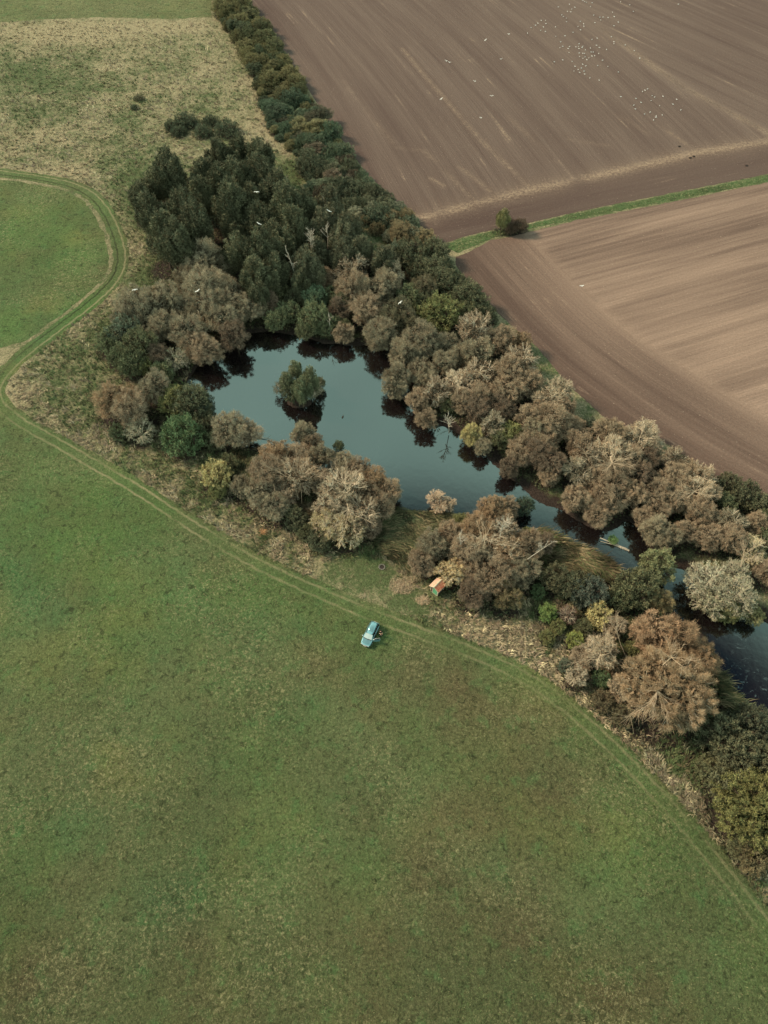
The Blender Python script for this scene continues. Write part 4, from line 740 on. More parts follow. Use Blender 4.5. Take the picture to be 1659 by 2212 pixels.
limb([(1318, 985, 9), (1322, 1000, 9)], [(1278, 1010, 8.5), (1292, 968, 10), (1340, 955, 10.5), (1368, 990, 10), (1370, 1008, 9), (1330, 1020, 8), (1300, 1022, 8)], .17, None, 9)
limb([(1380, 955, 8), (1382, 945, 8.5)], [(1360, 925, 9), (1388, 915, 9), (1412, 935, 9), (1418, 955, 8)], .13, None, 10)
limb([(1485, 1075, 8), (1500, 1062, 9)], [(1470, 1045, 9.5), (1505, 1030, 10), (1535, 1050, 9.5), (1545, 1072, 9), (1460, 1068, 9)], .14, None, 11)
limb([(1045, 1180, 9), (1048, 1165, 10)], [(1010, 1150, 10), (1030, 1125, 10.5), (1065, 1130, 10.5), (1100, 1145, 10), (1110, 1175, 9), (1010, 1185, 9.5)], .15, None, 12)
limb([(1205, 880, 7), (1205, 865, 8)], [(1180, 850, 8.5), (1200, 840, 8.5), (1222, 850, 8.5), (1235, 872, 8)], .12, None, 13)
limb([(988, 850, 6), (988, 835, 7)], [(970, 815, 8), (988, 808, 8), (1008, 815, 8), (1012, 838, 7)], .11, None, 14)
limb([(1600, 1225, 5), (1605, 1205, 6)], [(1580, 1180, 7), (1605, 1170, 7), (1632, 1180, 7), (1640, 1205, 6)], .13, None, 15)
# fallen tree in the channel
x, y = P(1335, 1180); root = empty('fallen_tree', (x, y, -.42), .3); tag(root, 'fallen grey trunk with a green sprig lying in the channel', 'fallen tree')
mb = MB(); mb.tube([(-2.2, 2.4, .5), (-.5, 1.0, .2), (1.6, -1.2, .05)], [.09, .14, .17], 6); mb.tube([(-2.4, 1.8, .4), (-.4, .6, .15), (1.2, -.9, 0)], [.05, .08, .1], 5); mb.obj('trunk', M_DEAD, root)
mb = MB()
for i in range(12):
    q = random.uniform(-.5, 1.5); a = random.uniform(0, 6.28); mb.tube([(q, .8-q*1.2, .15), (q+math.cos(a)*.8, .8-q*1.2+math.sin(a)*.8, .5)], [.04, .015], 3)
mb.obj('branches', M_DEAD, root)
cm, km, zc = proto('leafy')[2]; c = link('foliage', cm, None, root); c.scale = (.9, .9, .6); c.location = (-.2, 1.4, 0); c.color = (*srgb(100, 124, 80), 1)
for (a, b, ln, an, lab) in ((1040, 965, 2.5, .5, 'dead branch lying in the water below the midshore willows'), (575, 948, 4, -.3, 'pale dead branch reaching from the bank over the pond, lower left'), (1545, 1448, 3, .9, 'broken branch sticking out of the channel beside the largest willow'), (1265, 1062, 2, 1.4, 'pale stick standing in the water on the bank right of the channel')):
    x, y = P(a, b); o = MB().tube([(-ln/2, 0, .1), (0, .3, .25), (ln/2, .1, .5)], [.09, .07, .03], 5).tube([(0, .3, .25), (.7, .9, .7)], [.05, .02], 4).tube([(.4, .2, .3), (1.1, -.4, .6)], [.04, .015], 4).obj('dead_branch', M_DEAD); o.location = (x, y, -.4); o.rotation_euler = (0, 0, an); tag(o, lab, 'branch')
# ------------------------------------------------------------------ shed
M_ROOF, t, b = mat('rusty_roof'); p = geo(t); b.inputs['Roughness'].default_value = .8
c = mixc(t, mrange(t, noise(t, p, 4, 5, .7), .42, .6, 0, 1, True), srgb(192, 132, 100), srgb(172, 82, 56)); c = mixc(t, mrange(t, noise(t, p, 9, 3), .6, .7, 0, .7), c, srgb(110, 66, 56)); t.links.new(c, b.inputs['Base Color'])
M_ROOF2, t, b = mat('sunlit_roof'); p = geo(t); b.inputs['Roughness'].default_value = .8
c = mixc(t, mrange(t, noise(t, p, 4, 5, .7), .5, .7, 0, .8, True), srgb(196, 160, 136), srgb(180, 104, 76)); t.links.new(c, b.inputs['Base Color'])  # same rusty sheets; sunlight on the left slope painted in as paler colour
M_CREAM, M_SGREEN = plain('cream_trim', srgb(186, 172, 144), .8, .2), plain('green_paint', srgb(92, 146, 108), .7, .3)
M_DWOOD = plain('weathered_boards', srgb(96, 78, 66), .85, .2, var=.3)
a0 = np.array(P(*[q*.6482 for q in (1457, 1984)])); a1 = np.array(P(*[q*.6482 for q in (1440, 1972)]))
sh = empty('shed', (*P(944, 1275), 0), R_(-42)); tag(sh, 'small garden shed with rusty gabled roof and green door beside the willow thicket', 'shed')
# local axes: x = across the gable front, y = depth; front faces -y
wv, dp, wh, rh = .72, .80, 1.75, 2.25
for i in range(8):
    zc = -wv+ (i+.5)*2*wv/8
    MB().box((zc, dp-.02, wh/2), (2*wv/8-.012, .04, wh+ (rh-wh)*(1-abs(zc)/wv)*.9)).obj('board', M_DWOOD, sh)
for s in (-1, 1):
    for i in range(8): MB().box((s*(wv-.02), -dp+.06+(i+.5)*(2*dp-.12)/8, wh/2), (.04, (2*dp-.12)/8-.012, wh)).obj('board', M_DWOOD, sh)
    MB().box((s*wv, -dp+.01, wh/2), (.09, .09, wh)).obj('corner_post', M_CREAM, sh); MB().box((s*wv, dp-.01, wh/2), (.09, .09, wh)).obj('corner_post', M_CREAM, sh)
MB().add([(-wv, -dp+.03, wh), (wv, -dp+.03, wh), (0, -dp+.03, rh-.02), (-wv, -dp+.07, wh), (wv, -dp+.07, wh), (0, -dp+.07, rh-.02)], [(0, 1, 2), (5, 4, 3), (0, 3, 4, 1), (1, 4, 5, 2), (2, 5, 3, 0)]).obj('gable', M_SGREEN, sh)
dr = MB().box((.17, -dp-.01, .86), (.86, .05, 1.66)).obj('door', M_SGREEN, sh); MB().box((-.2, -dp-.05, .9), (.03, .05, .14)).obj('handle', M_DWOOD, dr)
for i in range(2): MB().box((.17, -dp-.045, .45+i*.85), (.78, .03, .08)).obj('ledge', M_SGREEN, dr)
fr = MB().box((-.30, -dp-.0, .86), (.07, .07, 1.7)).box((.64, -dp, .86), (.05, .06, 1.7)).box((.17, -dp, 1.735), (1.0, .07, .06)).obj('door_frame', M_CREAM, sh)
MB().box((-.50, -dp+.02, .86), (.34, .03, 1.66)).obj('board', M_DWOOD, sh); MB().box((0, -dp-.02, .04), (1.44, .08, .08)).obj('sill', M_CREAM, sh)
for s, mt in ((-1, M_ROOF2), (1, M_ROOF)):
    ew = .98; ez = wh-.06; sl_ = 8                      # corrugated sheets, four to a side
    for q in range(4):
        y0 = -dp-.2+q*(2*dp+.4)/4; mb = MB(); vs = []; fs = []
        for k in range(9):
            yy = y0+k*((2*dp+.4)/4-.008)/8; dz = .018*(1 if k % 2 else -1)+q % 2*.006
            vs += [(0, yy, rh+.05+dz), (s*ew, yy, ez+dz), (0, yy, rh+.02+dz), (s*ew, yy, ez-.03+dz)]
        for k in range(8):
            o_ = 4*k; fs += [(o_, o_+1, o_+5, o_+4), (o_+2, o_+6, o_+7, o_+3), (o_+1, o_+3, o_+7, o_+5), (o_, o_+4, o_+6, o_+2)]
        fs += [(0, 2, 3, 1), (32, 33, 35, 34)]; mb.add(vs, fs).obj('roof_sheet', mt, sh)
    MB().tube([(s*.02, -dp-.22, rh+.03), (s*(ew+.01), -dp-.22, ez-.01)], .035, 4).obj('bargeboard', M_CREAM, sh)
    MB().box((s*(ew), 0, ez-.05), (.04, 2*dp+.42, .06)).obj('eave_board', M_CREAM, sh)
mb = MB().add([(-.14, -dp-.22, rh+.03), (0, -dp-.22, rh+.13), (.10, -dp-.22, rh+.05), (-.14, dp+.22, rh+.03), (0, dp+.22, rh+.13), (.10, dp+.22, rh+.05)], [(0, 1, 4, 3), (1, 2, 5, 4), (0, 3, 5, 2), (0, 2, 1), (3, 4, 5)]).obj('ridge_cap', M_CREAM, sh)
# ------------------------------------------------------------------ car
M_TEAL = plain('teal_paint', srgb(120, 162, 166), .3, .6, .55, var=.03); M_TEAL.node_tree.nodes['Principled BSDF'].inputs['Coat Weight'].default_value = .6
M_DTRIM, M_GLASS = plain('black_trim', srgb(38, 38, 42), .5, .4, var=.05), plain('car_glass', srgb(150, 160, 154), .08, .8, 0, var=.02)  # windscreen base lightened: pale sky reflection painted into the glass colour
M_GLASS.node_tree.nodes['Principled BSDF'].inputs['IOR'].default_value = 1.9
M_SIDE = plain('side_glass', srgb(22, 22, 26), .08, .6, 0, var=.02); M_CHROME = plain('chrome', srgb(224, 222, 214), .25, .7, .4, var=.03); M_TYRE = plain('tyre_rubber', srgb(30, 28, 28), .9, .2); M_RIM = plain('rim_metal', srgb(170, 170, 168), .35, .5, .7)
M_LAMP = plain('headlamp_glass', srgb(214, 214, 208), .15, .7, 0, var=.02); M_RED = plain('red_lamp', srgb(150, 30, 28), .2, .6, 0)
M_WHITE = plain('white_plate', srgb(226, 206, 190), .5, .4, 0, var=.02); M_SEAT = plain('seat_and_opening_shade', srgb(52, 46, 46), .9, .2)
nose = np.array(P(787, 1397)); tail = np.array(P(812, 1345)); dv = tail-nose
mid = np.array(P(800, 1373)); ang = math.atan2(dv[1], dv[0])
car = empty('parked_car', (mid[0], mid[1], .012), ang); tag(car, 'teal car parked on the green meadow with one door open', 'car')   # local -x is the nose
def loft(secs, name, m_, parent, caps=True, sm=False):
    n = len(secs[0]); mb = MB(); fs = []
    for i in range(len(secs)-1):
        for k in range(n): fs.append((i*n+k, (i+1)*n+k, (i+1)*n+(k+1) % n, i*n+(k+1) % n))
    if caps: fs += [tuple(range(n)), tuple((len(secs)-1)*n+k for k in range(n))[::-1]]
    mb.add([p for s in secs for p in s], fs); return mb.obj(name, m_, parent, sm)
def bsec(x, hw, z0, zb, top): # body section (in y,z)
    return [(x, -hw*.90, z0), (x, -hw, z0+.18), (x, -hw, zb-.12), (x, -hw*.93, zb), (x, -hw*.5, top), (x, 0, top+.015), (x, hw*.5, top), (x, hw*.93, zb), (x, hw, zb-.12), (x, hw, z0+.18), (x, hw*.90, z0)]
S = [bsec(-2.12, .50, .34, .60, .62), bsec(-2.05, .66, .26, .66, .69), bsec(-1.80, .78, .22, .74, .78), bsec(-1.35, .83, .22, .82, .87), bsec(-1.02, .84, .22, .87, .92), bsec(-.9, .845, .22, .88, .90), bsec(.0, .85, .22, .90, .90), bsec(1.2, .85, .22, .91, .91), bsec(1.75, .82, .24, .92, .93), bsec(2.05, .74, .30, .90, .92), bsec(2.12, .62, .36, .84, .86)]
body = loft(S, 'body', M_TEAL, car, sm=True)
MB().add([(-1.90, y_, .745+.03) for y_ in (-.62, .62)]+[(-1.06, .70, .925), (-1.06, -.70, .925)]+[(-1.90, 0, .80), (-1.06, 0, .948)], [(0, 4, 5, 3), (4, 1, 2, 5)]).obj('bonnet', M_TEAL, car)
rf = loft([[(-.38, -.60, 1.40), (-.38, -.3, 1.445), (-.38, 0, 1.46), (-.38, .3, 1.445), (-.38, .60, 1.40), (-.38, .5, 1.37), (-.38, -.5, 1.37)], [(.6, -.63, 1.43), (.6, -.3, 1.48), (.6, 0, 1.495), (.6, .3, 1.48), (.6, .63, 1.43), (.6, .5, 1.40), (.6, -.5, 1.40)], [(1.62, -.60, 1.40), (1.62, -.3, 1.44), (1.62, 0, 1.455), (1.62, .3, 1.44), (1.62, .60, 1.40), (1.62, .5, 1.37), (1.62, -.5, 1.37)], [(1.80, -.46, 1.34), (1.80, -.3, 1.37), (1.80, 0, 1.38), (1.80, .3, 1.37), (1.80, .46, 1.34), (1.80, .4, 1.32), (1.80, -.4, 1.32)]], 'roof', M_TEAL, car, sm=True)
MB().tube([(1.5, 0, 1.45), (1.62, 0, 1.62)], [.02, .01], 5).obj('aerial', M_DTRIM, rf)
def panel(pts, name, m_, parent, th=.02):
    a, b_, c_ = (Vector(p) for p in pts[:3]); nn = (b_-a).cross(c_-a).normalized()*th; k = len(pts)
    vs = [Vector(p)+nn for p in pts]+[Vector(p)-nn for p in pts]; fs = [tuple(range(k)), tuple(range(2*k-1, k-1, -1))]+[(i, i+k, (i+1) % k+k, (i+1) % k) for i in range(k)]
    return MB().add(vs, fs).obj(name, m_, parent)
panel([(-1.04, -.68, .93), (-.40, -.58, 1.40), (-.40, 0, 1.45), (-1.10, 0, .955)], 'windscreen', M_GLASS, car); panel([(-1.10, 0, .955), (-.40, 0, 1.45), (-.40, .58, 1.40), (-1.04, .68, .93)], 'windscreen', M_GLASS, car)
panel([(-1.10, 0, .985), (-1.03, -.71, .95), (-1.12, -.71, .93), (-1.19, 0, .965)], 'cowl', M_DTRIM, car, .012); panel([(-1.19, 0, .965), (-1.12, .71, .93), (-1.03, .71, .95), (-1.10, 0, .985)], 'cowl', M_DTRIM, car, .012)
panel([(2.0, -.62, .95), (2.0, .62, .95), (1.80, .50, 1.33), (1.80, -.50, 1.33)], 'rear_window', M_SIDE, car)
for s in (-1, 1):
    for (x0, x1, x2, x3) in ((-.96, -.40, .30, .30), (.38, .38, 1.10, 1.10), (1.18, 1.18, 1.72, 1.92)):
        zt = 1.39; panel([(x0, s*.76, .93), (x1, s*.63, zt), (x2, s*.645, zt+.01), (x3, s*.77, .94)], 'side_window', M_SIDE, car, .012)
    for (xa, xb) in (((-1.04, .76, .92), (-.38, .615, 1.41)), ((.34, .78, .92), (.34, .645, 1.42)), ((1.14, .78, .92), (1.14, .645, 1.42)), ((2.0, .70, .92), (1.78, .58, 1.37))):
        MB().tube([(xa[0], s*xa[1], xa[2]), (xb[0], s*xb[1], xb[2])], .032, 4).obj('pillar', M_TEAL, car)
    MB().tube([(-.38, s*.615, 1.42), (.6, s*.645, 1.445), (1.64, s*.615, 1.41)], .02, 4).obj('roof_rail', M_DTRIM, car)
    mr = MB().ball((-.86, s*.95, .98), (.07, .11, .07)).tube([(-.84, s*.82, .93), (-.86, s*.92, .97)], .025, 4).obj('mirror', M_CHROME, car)
    MB().ball((-2.0, s*.55, .60), (.13, .16, .08)).obj('headlight', M_LAMP, car, True); MB().box((2.07, s*.60, .72), (.08, .16, .22)).obj('tail_light', M_RED, car)
    for xx in (-1.32, 1.30):
        w_ = MB(); n_ = 16
        for k in range(n_): pass
        tyre = loft([[(xx+math.cos(t_)*.31, s*yy, .31+math.sin(t_)*.31) for t_ in [2*math.pi*k/n_ for k in range(n_)]] for yy in (.70, .87)], 'wheel', M_TYRE, car)
        loft([[(xx+math.cos(t_)*.19, s*yy, .31+math.sin(t_)*.19) for t_ in [2*math.pi*k/n_ for k in range(n_)]] for yy in (.86, .885)], 'rim', M_RIM, tyre)
MB().box((-2.10, 0, .40), (.12, 1.20, .17)).obj('bumper', M_DTRIM, car); MB().box((-2.175, 0, .42), (.03, .50, .11)).obj('number_plate', M_WHITE, car)
MB().tube([(-2.02, -.66, .69), (-2.13, -.40, .665), (-2.16, 0, .66), (-2.13, .40, .665), (-2.02, .66, .69)], .03, 5).obj('front_trim', M_CHROME, car); MB().box((-2.13, 0, .55), (.05, .72, .10)).obj('grille', M_DTRIM, car)
MB().box((2.12, 0, .42), (.14, 1.3, .18)).obj('bumper', M_DTRIM, car); MB().box((2.20, 0, .66), (.02, .5, .11)).obj('number_plate', M_WHITE, car)
for s in (-1, 1): MB().box((.0, s*.85, .36), (1.9, .05, .26)).obj('sill', M_DTRIM, car); MB().box((.2, s*.862, .72), (2.2, .02, .06)).obj('side_trim', M_DTRIM, car)  # black sills and strips added to darken sides that only reflect dark ground
# front door on the image-right side stands open
sx = -1 if (math.cos(ang)*0+1) and (Vector((-math.sin(ang), math.cos(ang))).x < 0) else 1      # which local y side is image-right
dh = Vector((-.90, sx*.86, 0)); oa = R_(62); dd = Vector((math.cos(oa), sx*math.sin(oa), 0))
def dp_(u, z): return tuple(dh+dd*u+Vector((0, 0, z)))
door = panel([dp_(0, .28), dp_(1.08, .28), dp_(1.14, .90), dp_(0, .90)], 'door', M_TEAL, car, .035)
panel([dp_(.08, .93), dp_(1.10, .93), dp_(1.02, 1.33), dp_(.55, 1.33)], 'window', M_SIDE, door, .01); MB().tube([dp_(0, .92), dp_(.52, 1.37), dp_(1.05, 1.37), dp_(1.14, .92)], .025, 4).obj('window_frame', M_CHROME, door)
MB().box((-.35+.0, sx*.845, .60), (1.0, .02, .55)).obj('door_opening_shade', M_SEAT, car); MB().box((.05, sx*.35, .55), (.5, .45, .5)).obj('seat', M_SEAT, car)  # flat dark panel stands in for the shaded interior behind the open door
# ------------------------------------------------------------------ person (skin modifier body)
M_SKIN, M_CLOTH, M_HAIR = plain('skin', srgb(204, 164, 140), .6, .3, var=.04), plain('black_clothes', srgb(34, 30, 32), .9, .1), plain('hair', srgb(58, 46, 40), .7, .2)
def skinned(name, verts, edges, rad, m_, parent, root=0, lv=1):
    me = bpy.data.meshes.new(name); me.from_pydata(verts, edges, []); me.materials.append(m_); o = bpy.data.objects.new(name, me); C.objects.link(o); o.parent = parent
    md = o.modifiers.new('skin', 'SKIN'); sv = me.skin_vertices[0].data
    for i, r in enumerate(rad): sv[i].radius = (r, r) if not hasattr(r, '__len__') else r; sv[i].use_root = (i == root)
    sb = o.modifiers.new('subdivision', 'SUBSURF'); sb.levels = lv; sb.render_levels = lv; return o
pxp, pyp = P(*[q*.6482 for q in (1272, 2116)]); person = empty('person', (pxp-.15, pyp-.1, .012), R_(15)); tag(person, 'person in black clothes standing by the open car door, forearms raised', 'person')
# facing -y; x is their side
V = [(0, 0, .95), (0, 0, 1.12), (0, .01, 1.34), (0, 0, 1.48), (0, -.01, 1.55), (0, -.01, 1.66)]; E = [(0, 1), (1, 2), (2, 3), (3, 4), (4, 5)]; Rr = [(.16, .11), (.145, .10), (.18, .11), (.07, .07), (.075, .085), (.085, .10)]
for s in (-1, 1):
    b0 = len(V); V += [(s*.10, 0, .86), (s*.11, -.02, .48), (s*.12, .02, .09), (s*.13, -.14, .04)]; E += [(0, b0), (b0, b0+1), (b0+1, b0+2), (b0+2, b0+3)]; Rr += [.085, .058, .042, .038]
    b0 = len(V); V += [(s*.19, .01, 1.40), (s*.26, -.05, 1.13), (s*.14, -.30, 1.24), (s*.12, -.36, 1.27)]; E += [(2, b0), (b0, b0+1), (b0+1, b0+2), (b0+2, b0+3)]; Rr += [.06, .045, .034, .034]
body_p = skinned('body', V, E, Rr, M_SKIN, person)
for s in (-1, 1):
    for k in range(5):
        f0 = Vector((s*.12, -.37, 1.27)); off = Vector(((k-1.5)*.020, 0, 0)) if k < 4 else Vector((-s*.045, .02, .01)); ln = (.075, .085, .08, .062, .055)[k]
        q1 = f0+off+Vector((0, -.02, 0)); q2 = q1+Vector((0, -ln*.55, .01)); q3 = q2+Vector((0, -ln*.35, -.02)); skinned('finger', [tuple(f0+off*.6), tuple(q1), tuple(q2), tuple(q3)], [(0, 1), (1, 2), (2, 3)], [.010, .0095, .009, .008], M_SKIN, person)
Vt = [(0, 0, .97), (0, 0, .90)]; Et = [(0, 1)]; Rt = [(.175, .125), (.17, .125)]
for s in (-1, 1): b0 = len(Vt); Vt += [(s*.10, 0, .84), (s*.11, -.02, .48), (s*.12, .02, .12)]; Et += [(1, b0), (b0, b0+1), (b0+1, b0+2)]; Rt += [.105, .078, .065]
skinned('trousers', Vt, Et, Rt, M_CLOTH, person)
Vj = [(0, 0, .95), (0, 0, 1.12), (0, .01, 1.34), (0, 0, 1.45)]; Ej = [(0, 1), (1, 2), (2, 3)]; Rj = [(.18, .13), (.17, .12), (.205, .13), (.09, .09)]
for s in (-1, 1): b0 = len(Vj); Vj += [(s*.20, .01, 1.40), (s*.26, -.05, 1.13), (s*.22, -.12, 1.16)]; Ej += [(2, b0), (b0, b0+1), (b0+1, b0+2)]; Rj += [.08, .062, .055]
skinned('shirt', Vj, Ej, Rj, M_CLOTH, person)
MB().ball((0, .015, 1.70), (.092, .108, .085), 10, 7).obj('hair', M_HAIR, person, True)
for s in (-1, 1): MB().box((s*.125, -.06, .04), (.10, .28, .08)).obj('shoe', M_TYRE, person); MB().ball((s*.03, -.105, 1.655), (.012, .01, .009), 6, 4).obj('eye', M_TYRE, person)
MB().ball((0, -.115, 1.63), (.014, .02, .022), 6, 4).obj('nose', M_SKIN, person); MB().box((0, -.10, 1.59), (.045, .012, .010)).obj('mouth', plain('lips', srgb(160, 90, 80)), person)
# ------------------------------------------------------------------ small things
M_STONE = plain('stone', srgb(128, 118, 108), .9, .2, var=.25); M_ASH = plain('ash', srgb(58, 50, 46), .95, .1)
x, y = P(825, 1225); fp = empty('fire_ring', (x, y, 0)); tag(fp, 'small round fire ring of stones in the grassy clearing', 'fire ring')
for k in range(11):
    a = k*6.283/11; MB().ball((math.cos(a)*.5, math.sin(a)*.5, .08), (.14, .12, .11), 6, 4, .15).obj('stone', M_STONE, fp)
MB().ball((0, 0, .0), (.4, .4, .05), 10, 4, .1).obj('ash_bed', M_ASH, fp)
def heap(px, py, r, h, cols, lab, n=1500, nm='dry_grass_clump'):
    n //= 3; x, y = P(px, py); a = rng.uniform(0, 6.28, n); q = rng.random(n)**.8*r*(.6+.8*vnoise(a*1.3+px, a*0+2.2)); X = x+np.cos(a)*q; Y = y+np.sin(a)*q*.8
    o = blades(nm, X-x, Y-y, rng.random(n)*h*(1-q/r), rng.uniform(.3, .8, n), np.ones(n)*.3, rng.uniform(.03, .06, n), pick(cols, n)*.9, (.4, -.5), spread=1); o.location = (x, y, 0); tag(o, lab, 'grass clump'); return o
heap(868, 1266, 2.2, .5, [(196, 172, 140), (168, 146, 118), (140, 120, 100)], 'larger pile of bleached dry grass left of the shed', 3500); heap(913, 1296, 1.2, .35, [(196, 172, 140), (178, 150, 122)], 'smaller pile of bleached dry grass below the shed', 1400)
heap(893, 1250, 1.2, .5, [(186, 166, 132), (160, 140, 112)], 'upright bleached grass tussock beside the shed thicket', 1500); heap(568, 1150, .8, .5, [(196, 150, 106), (176, 132, 96)], 'small orange dry tussock in front of the lower thicket', 700)
# ------------------------------------------------------------------ gulls
M_GULL = plain('white_feathers', srgb(206, 204, 196), .8, .2, var=.03); M_GREY = plain('grey_feathers', srgb(176, 178, 180), .8, .2, var=.03); M_BEAK = plain('beak_yellow', srgb(190, 150, 60), .5, .3)
def gull_mesh():
    mb = MB(); secs = [(-.22, .015, .02), (-.15, .05, .05), (-.02, .085, .085), (.12, .07, .075), (.20, .045, .055), (.26, .04, .045), (.30, .01, .012)]; vs = []; fs = []
    for (yy, rx, rz) in secs:
        for k in range(8): t_ = k*math.pi/4; vs.append((math.cos(t_)*rx, -yy, math.sin(t_)*rz))
    for i in range(len(secs)-1):
        for k in range(8): fs.append((i*8+k, i*8+(k+1) % 8, (i+1)*8+(k+1) % 8, (i+1)*8+k))
    return mb.add(vs, fs).mesh('gull_body', True)
gb = gull_mesh(); gb.materials.append(M_GULL)
def wing_mesh(s, fl):
    c = [(0, .12, -.10), (s*.05, .14, -.10)]; st = [(.04, -.13, .10, 0), (.22, -.15, .05, .10*fl), (.42, -.10, .07, .12*fl), (.60, .04, .12, .05*fl)]; vs = []
    for (xx, y0, y1, z) in st: vs += [(s*xx, y0, z+.012), (s*xx, y1, z+.012), (s*xx, y0, z-.008), (s*xx, y1, z-.008)]
    fs = []
    for i in range(3): o_ = 4*i; fs += [(o_, o_+4, o_+5, o_+1), (o_+2, o_+3, o_+7, o_+6), (o_, o_+2, o_+6, o_+4), (o_+1, o_+5, o_+7, o_+3)]
    fs += [(0, 1, 3, 2), (12, 14, 15, 13)]; return MB().add(vs, fs).mesh('wing')
wings = {}
for fl in (.6, 1.5):
    for s in (-1, 1): wings[(s, fl)] = wing_mesh(s, fl); wings[(s, fl)].materials.append(M_GULL)
bk = MB().tube([(0, -.29, 0), (0, -.35, -.01)], [.012, .004], 4).mesh('beak'); bk.materials.append(M_BEAK)
FLY = [(855, 640, 26, 'white gull gliding over the middle of the dark grove'), (863, 745, 22, 'white gull gliding low over the front of the dark grove'), (1097, 703, 20, 'white gull flying over the wood right of the grove'), (449, 966, 18, 'white gull over the left end of the west bank willows'),
       (658, 969, 18, 'white gull over the middle of the west bank willows'), (1487, 203, 16, 'left gull of the close pair flying over the ploughed field'), (1498, 208, 16, 'right gull of the close pair flying over the ploughed field'), (1582, 271, 12, 'gull flying over the ploughed field below the close pair'),
       (1639, 320, 10, 'gull flying right of the pale streak in the ploughed field centre'), (1471, 330, 6, 'gull low beside the long straw streak of the ploughed field'), (1602, 393, 10, 'lowest gull flying over the ploughed field'), (1670, 197, 8, 'gull flying between the close pair and the resting flock'),
       (1618, 134, 8, 'gull flying above the close pair'), (1695, 114, 8, 'gull flying at the left outskirts of the flock'), (1939, 953, 3, 'lone white gull over the harrowed field'), (1334, 1009, 12, 'small white gull over the willows behind the pond')]
for i, (a, b, z, lab) in enumerate(FLY):
    x, y = P(a*.6482, b*.6482, z); g_ = empty('flying_gull', (x, y, z), random.uniform(0, 6.28)); tag(g_, lab, 'gull', 'gulls in flight'); g_.rotation_euler = (random.uniform(-.2, .2), random.uniform(-.5, .5), random.uniform(-.8, .8)+(math.pi if i % 3 == 0 else 0)); g_.scale = (.92,)*3
    fl = .6 if i < 5 else 1.5; link('body', gb, None, g_); link('wing', wings[(-1, fl)], None, g_); link('wing', wings[(1, fl)], None, g_); link('beak', bk, None, g_)
FL = [(380,55),(468,34),(512,58),(487,72),(452,90),(478,94),(575,3),(588,12),(603,18),(648,22),(634,52),(872,14),(945,38),(974,90),(1328,33),(407,118),(420,131),(444,143),(446,171),(245,161),(279,160),(282,186),(220,184),(200,199),(166,218),(137,262),(263,213),(242,239),(278,249),(358,212),
      (361,286),(433,283),(497,255),(555,169),(581,188),(583,208),(536,209),(557,236),(659,120),(669,178),(709,136),(733,135),(716,158),(774,139),(823,132),(809,96),(855,175),(821,204),(400,331),(416,366),(393,377),(469,368),(458,384),(465,415),(544,346),(519,371),(540,367),(573,367),(543,384),(569,376),(594,394),
      (545,419),(574,421),(588,422),(549,447),(591,450),(575,461),(622,457),(606,472),(641,411),(656,412),(634,380),(681,358),(704,375),(688,302),(646,312),(699,422),(647,443),(668,441),(761,391),(799,290),(819,330),(820,345),(908,356),(980,400),(1023,459),(729,476),(772,524),(691,518),(855,569),(703,634),(630,616),
      (349,489),(417,474),(489,485),(512,524),(504,561),(574,508),(597,521),(563,538),(537,549),(549,572),(584,562),(588,585),(875,764),(994,778),(1045,724),(1066,713),(1084,703),(1122,755),(1140,767),(1208,761),(1113,796),(1034,809),(976,831),(990,861),(1181,834),(1286,823),(1315,784),(1348,868),(1105,886),(1062,901),(1201,908),(1154,917),(1150,926),(1132,948)]
mb = MB(); secs = [(-.26, .01, .01), (-.15, .07, .05), (0, .10, .09), (.12, .08, .09), (.19, .045, .05), (.25, .045, .045), (.32, .008, .008)]; vs = []; fs = []
for (yy, rx, rz) in secs:
    for k in range(6): t_ = k*math.pi/3; vs.append((math.cos(t_)*rx, -yy, .2+math.sin(t_)*rz+(.06 if yy > .15 else 0)))
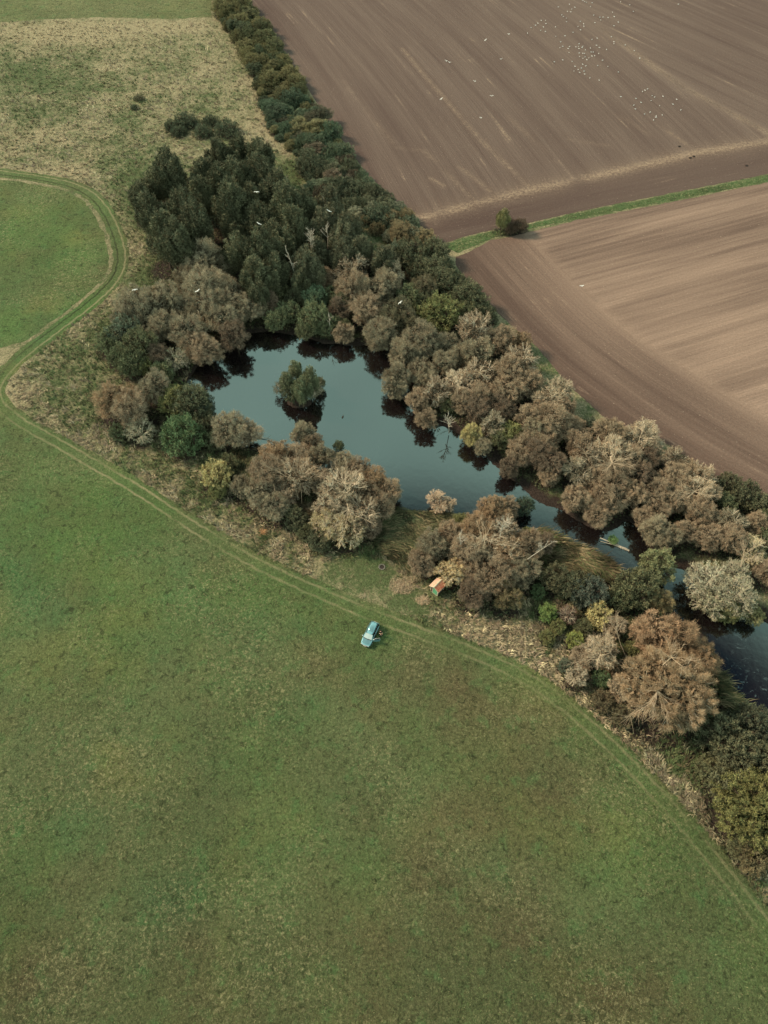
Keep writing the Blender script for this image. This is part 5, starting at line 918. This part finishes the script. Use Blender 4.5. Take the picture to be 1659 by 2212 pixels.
for i in range(len(secs)-1):
    for k in range(6): fs.append((i*6+k, i*6+(k+1) % 6, (i+1)*6+(k+1) % 6, (i+1)*6+k))
mb.add(vs, fs); mb.tube([(-.03, 0, .14), (-.03, 0, -.02)], .012, 3); mb.tube([(.03, 0, .14), (.03, 0, -.02)], .012, 3); rg = mb.mesh('resting_gull'); rg.materials.append(M_GULL)
for (a, b) in FL:
    fx, fy = 1700+a/2.37, b/2.37; x, y = P(fx*.6482, fy*.6482, .2); g_ = link('gull', rg); g_.location = (x, y, .02); g_.rotation_euler = (0, 0, random.uniform(0, 6.28)); g_.scale = (1.0,)*3
    if b > 690: lab, gp = 'white gull resting in the smaller lower flock on the ploughed field', 'smaller lower gull flock'
    elif b > 270: lab, gp = 'white gull resting in the dense middle flock on the ploughed field', 'dense middle gull flock'
    else: lab, gp = 'white gull resting in the loose upper flock on the ploughed field', 'loose upper gull flock'
    tag(g_, lab, 'gull', gp)
x, y = P(740, 898); dk = empty('duck', (x, y, -.42), 1.2); tag(dk, 'dark duck swimming alone in the open middle of the pond', 'duck')
MB().ball((0, 0, .08), (.32, .17, .13), 8, 6).obj('body', M_DWOOD, dk, True); MB().ball((.30, 0, .26), (.09, .07, .08), 8, 5).tube([(.24, 0, .12), (.29, 0, .25)], [.06, .045], 6).obj('head', M_DTRIM, dk, True); MB().box((.42, 0, .24), (.10, .05, .02)).obj('beak', M_BEAK, dk)
# stubble clods: dark lumps near the straw line
for (a, b) in ((1275, 634), (1322, 683), (1337, 677), (1565, 717)):
    x, y = P((1280+a/1.296)*.6482, b/1.296*.6482); o = MB().ball((0, 0, .12), (.4, .3, .2), 7, 5, .2).obj('soil_clod', M_ASH); o.location = (x, y, 0); tag(o, 'dark clod of earth near the straw line of the ploughed field', 'clod', 'dark clods by the straw line')
print('TREES', len(TREES), 'hedge', len(pts), 'objects', len(bpy.data.objects), 'tris', sum(sum(len(p.vertices)-2 for p in m.polygons) if len(m.polygons) < 50000 else len(m.polygons) for m in bpy.data.meshes))
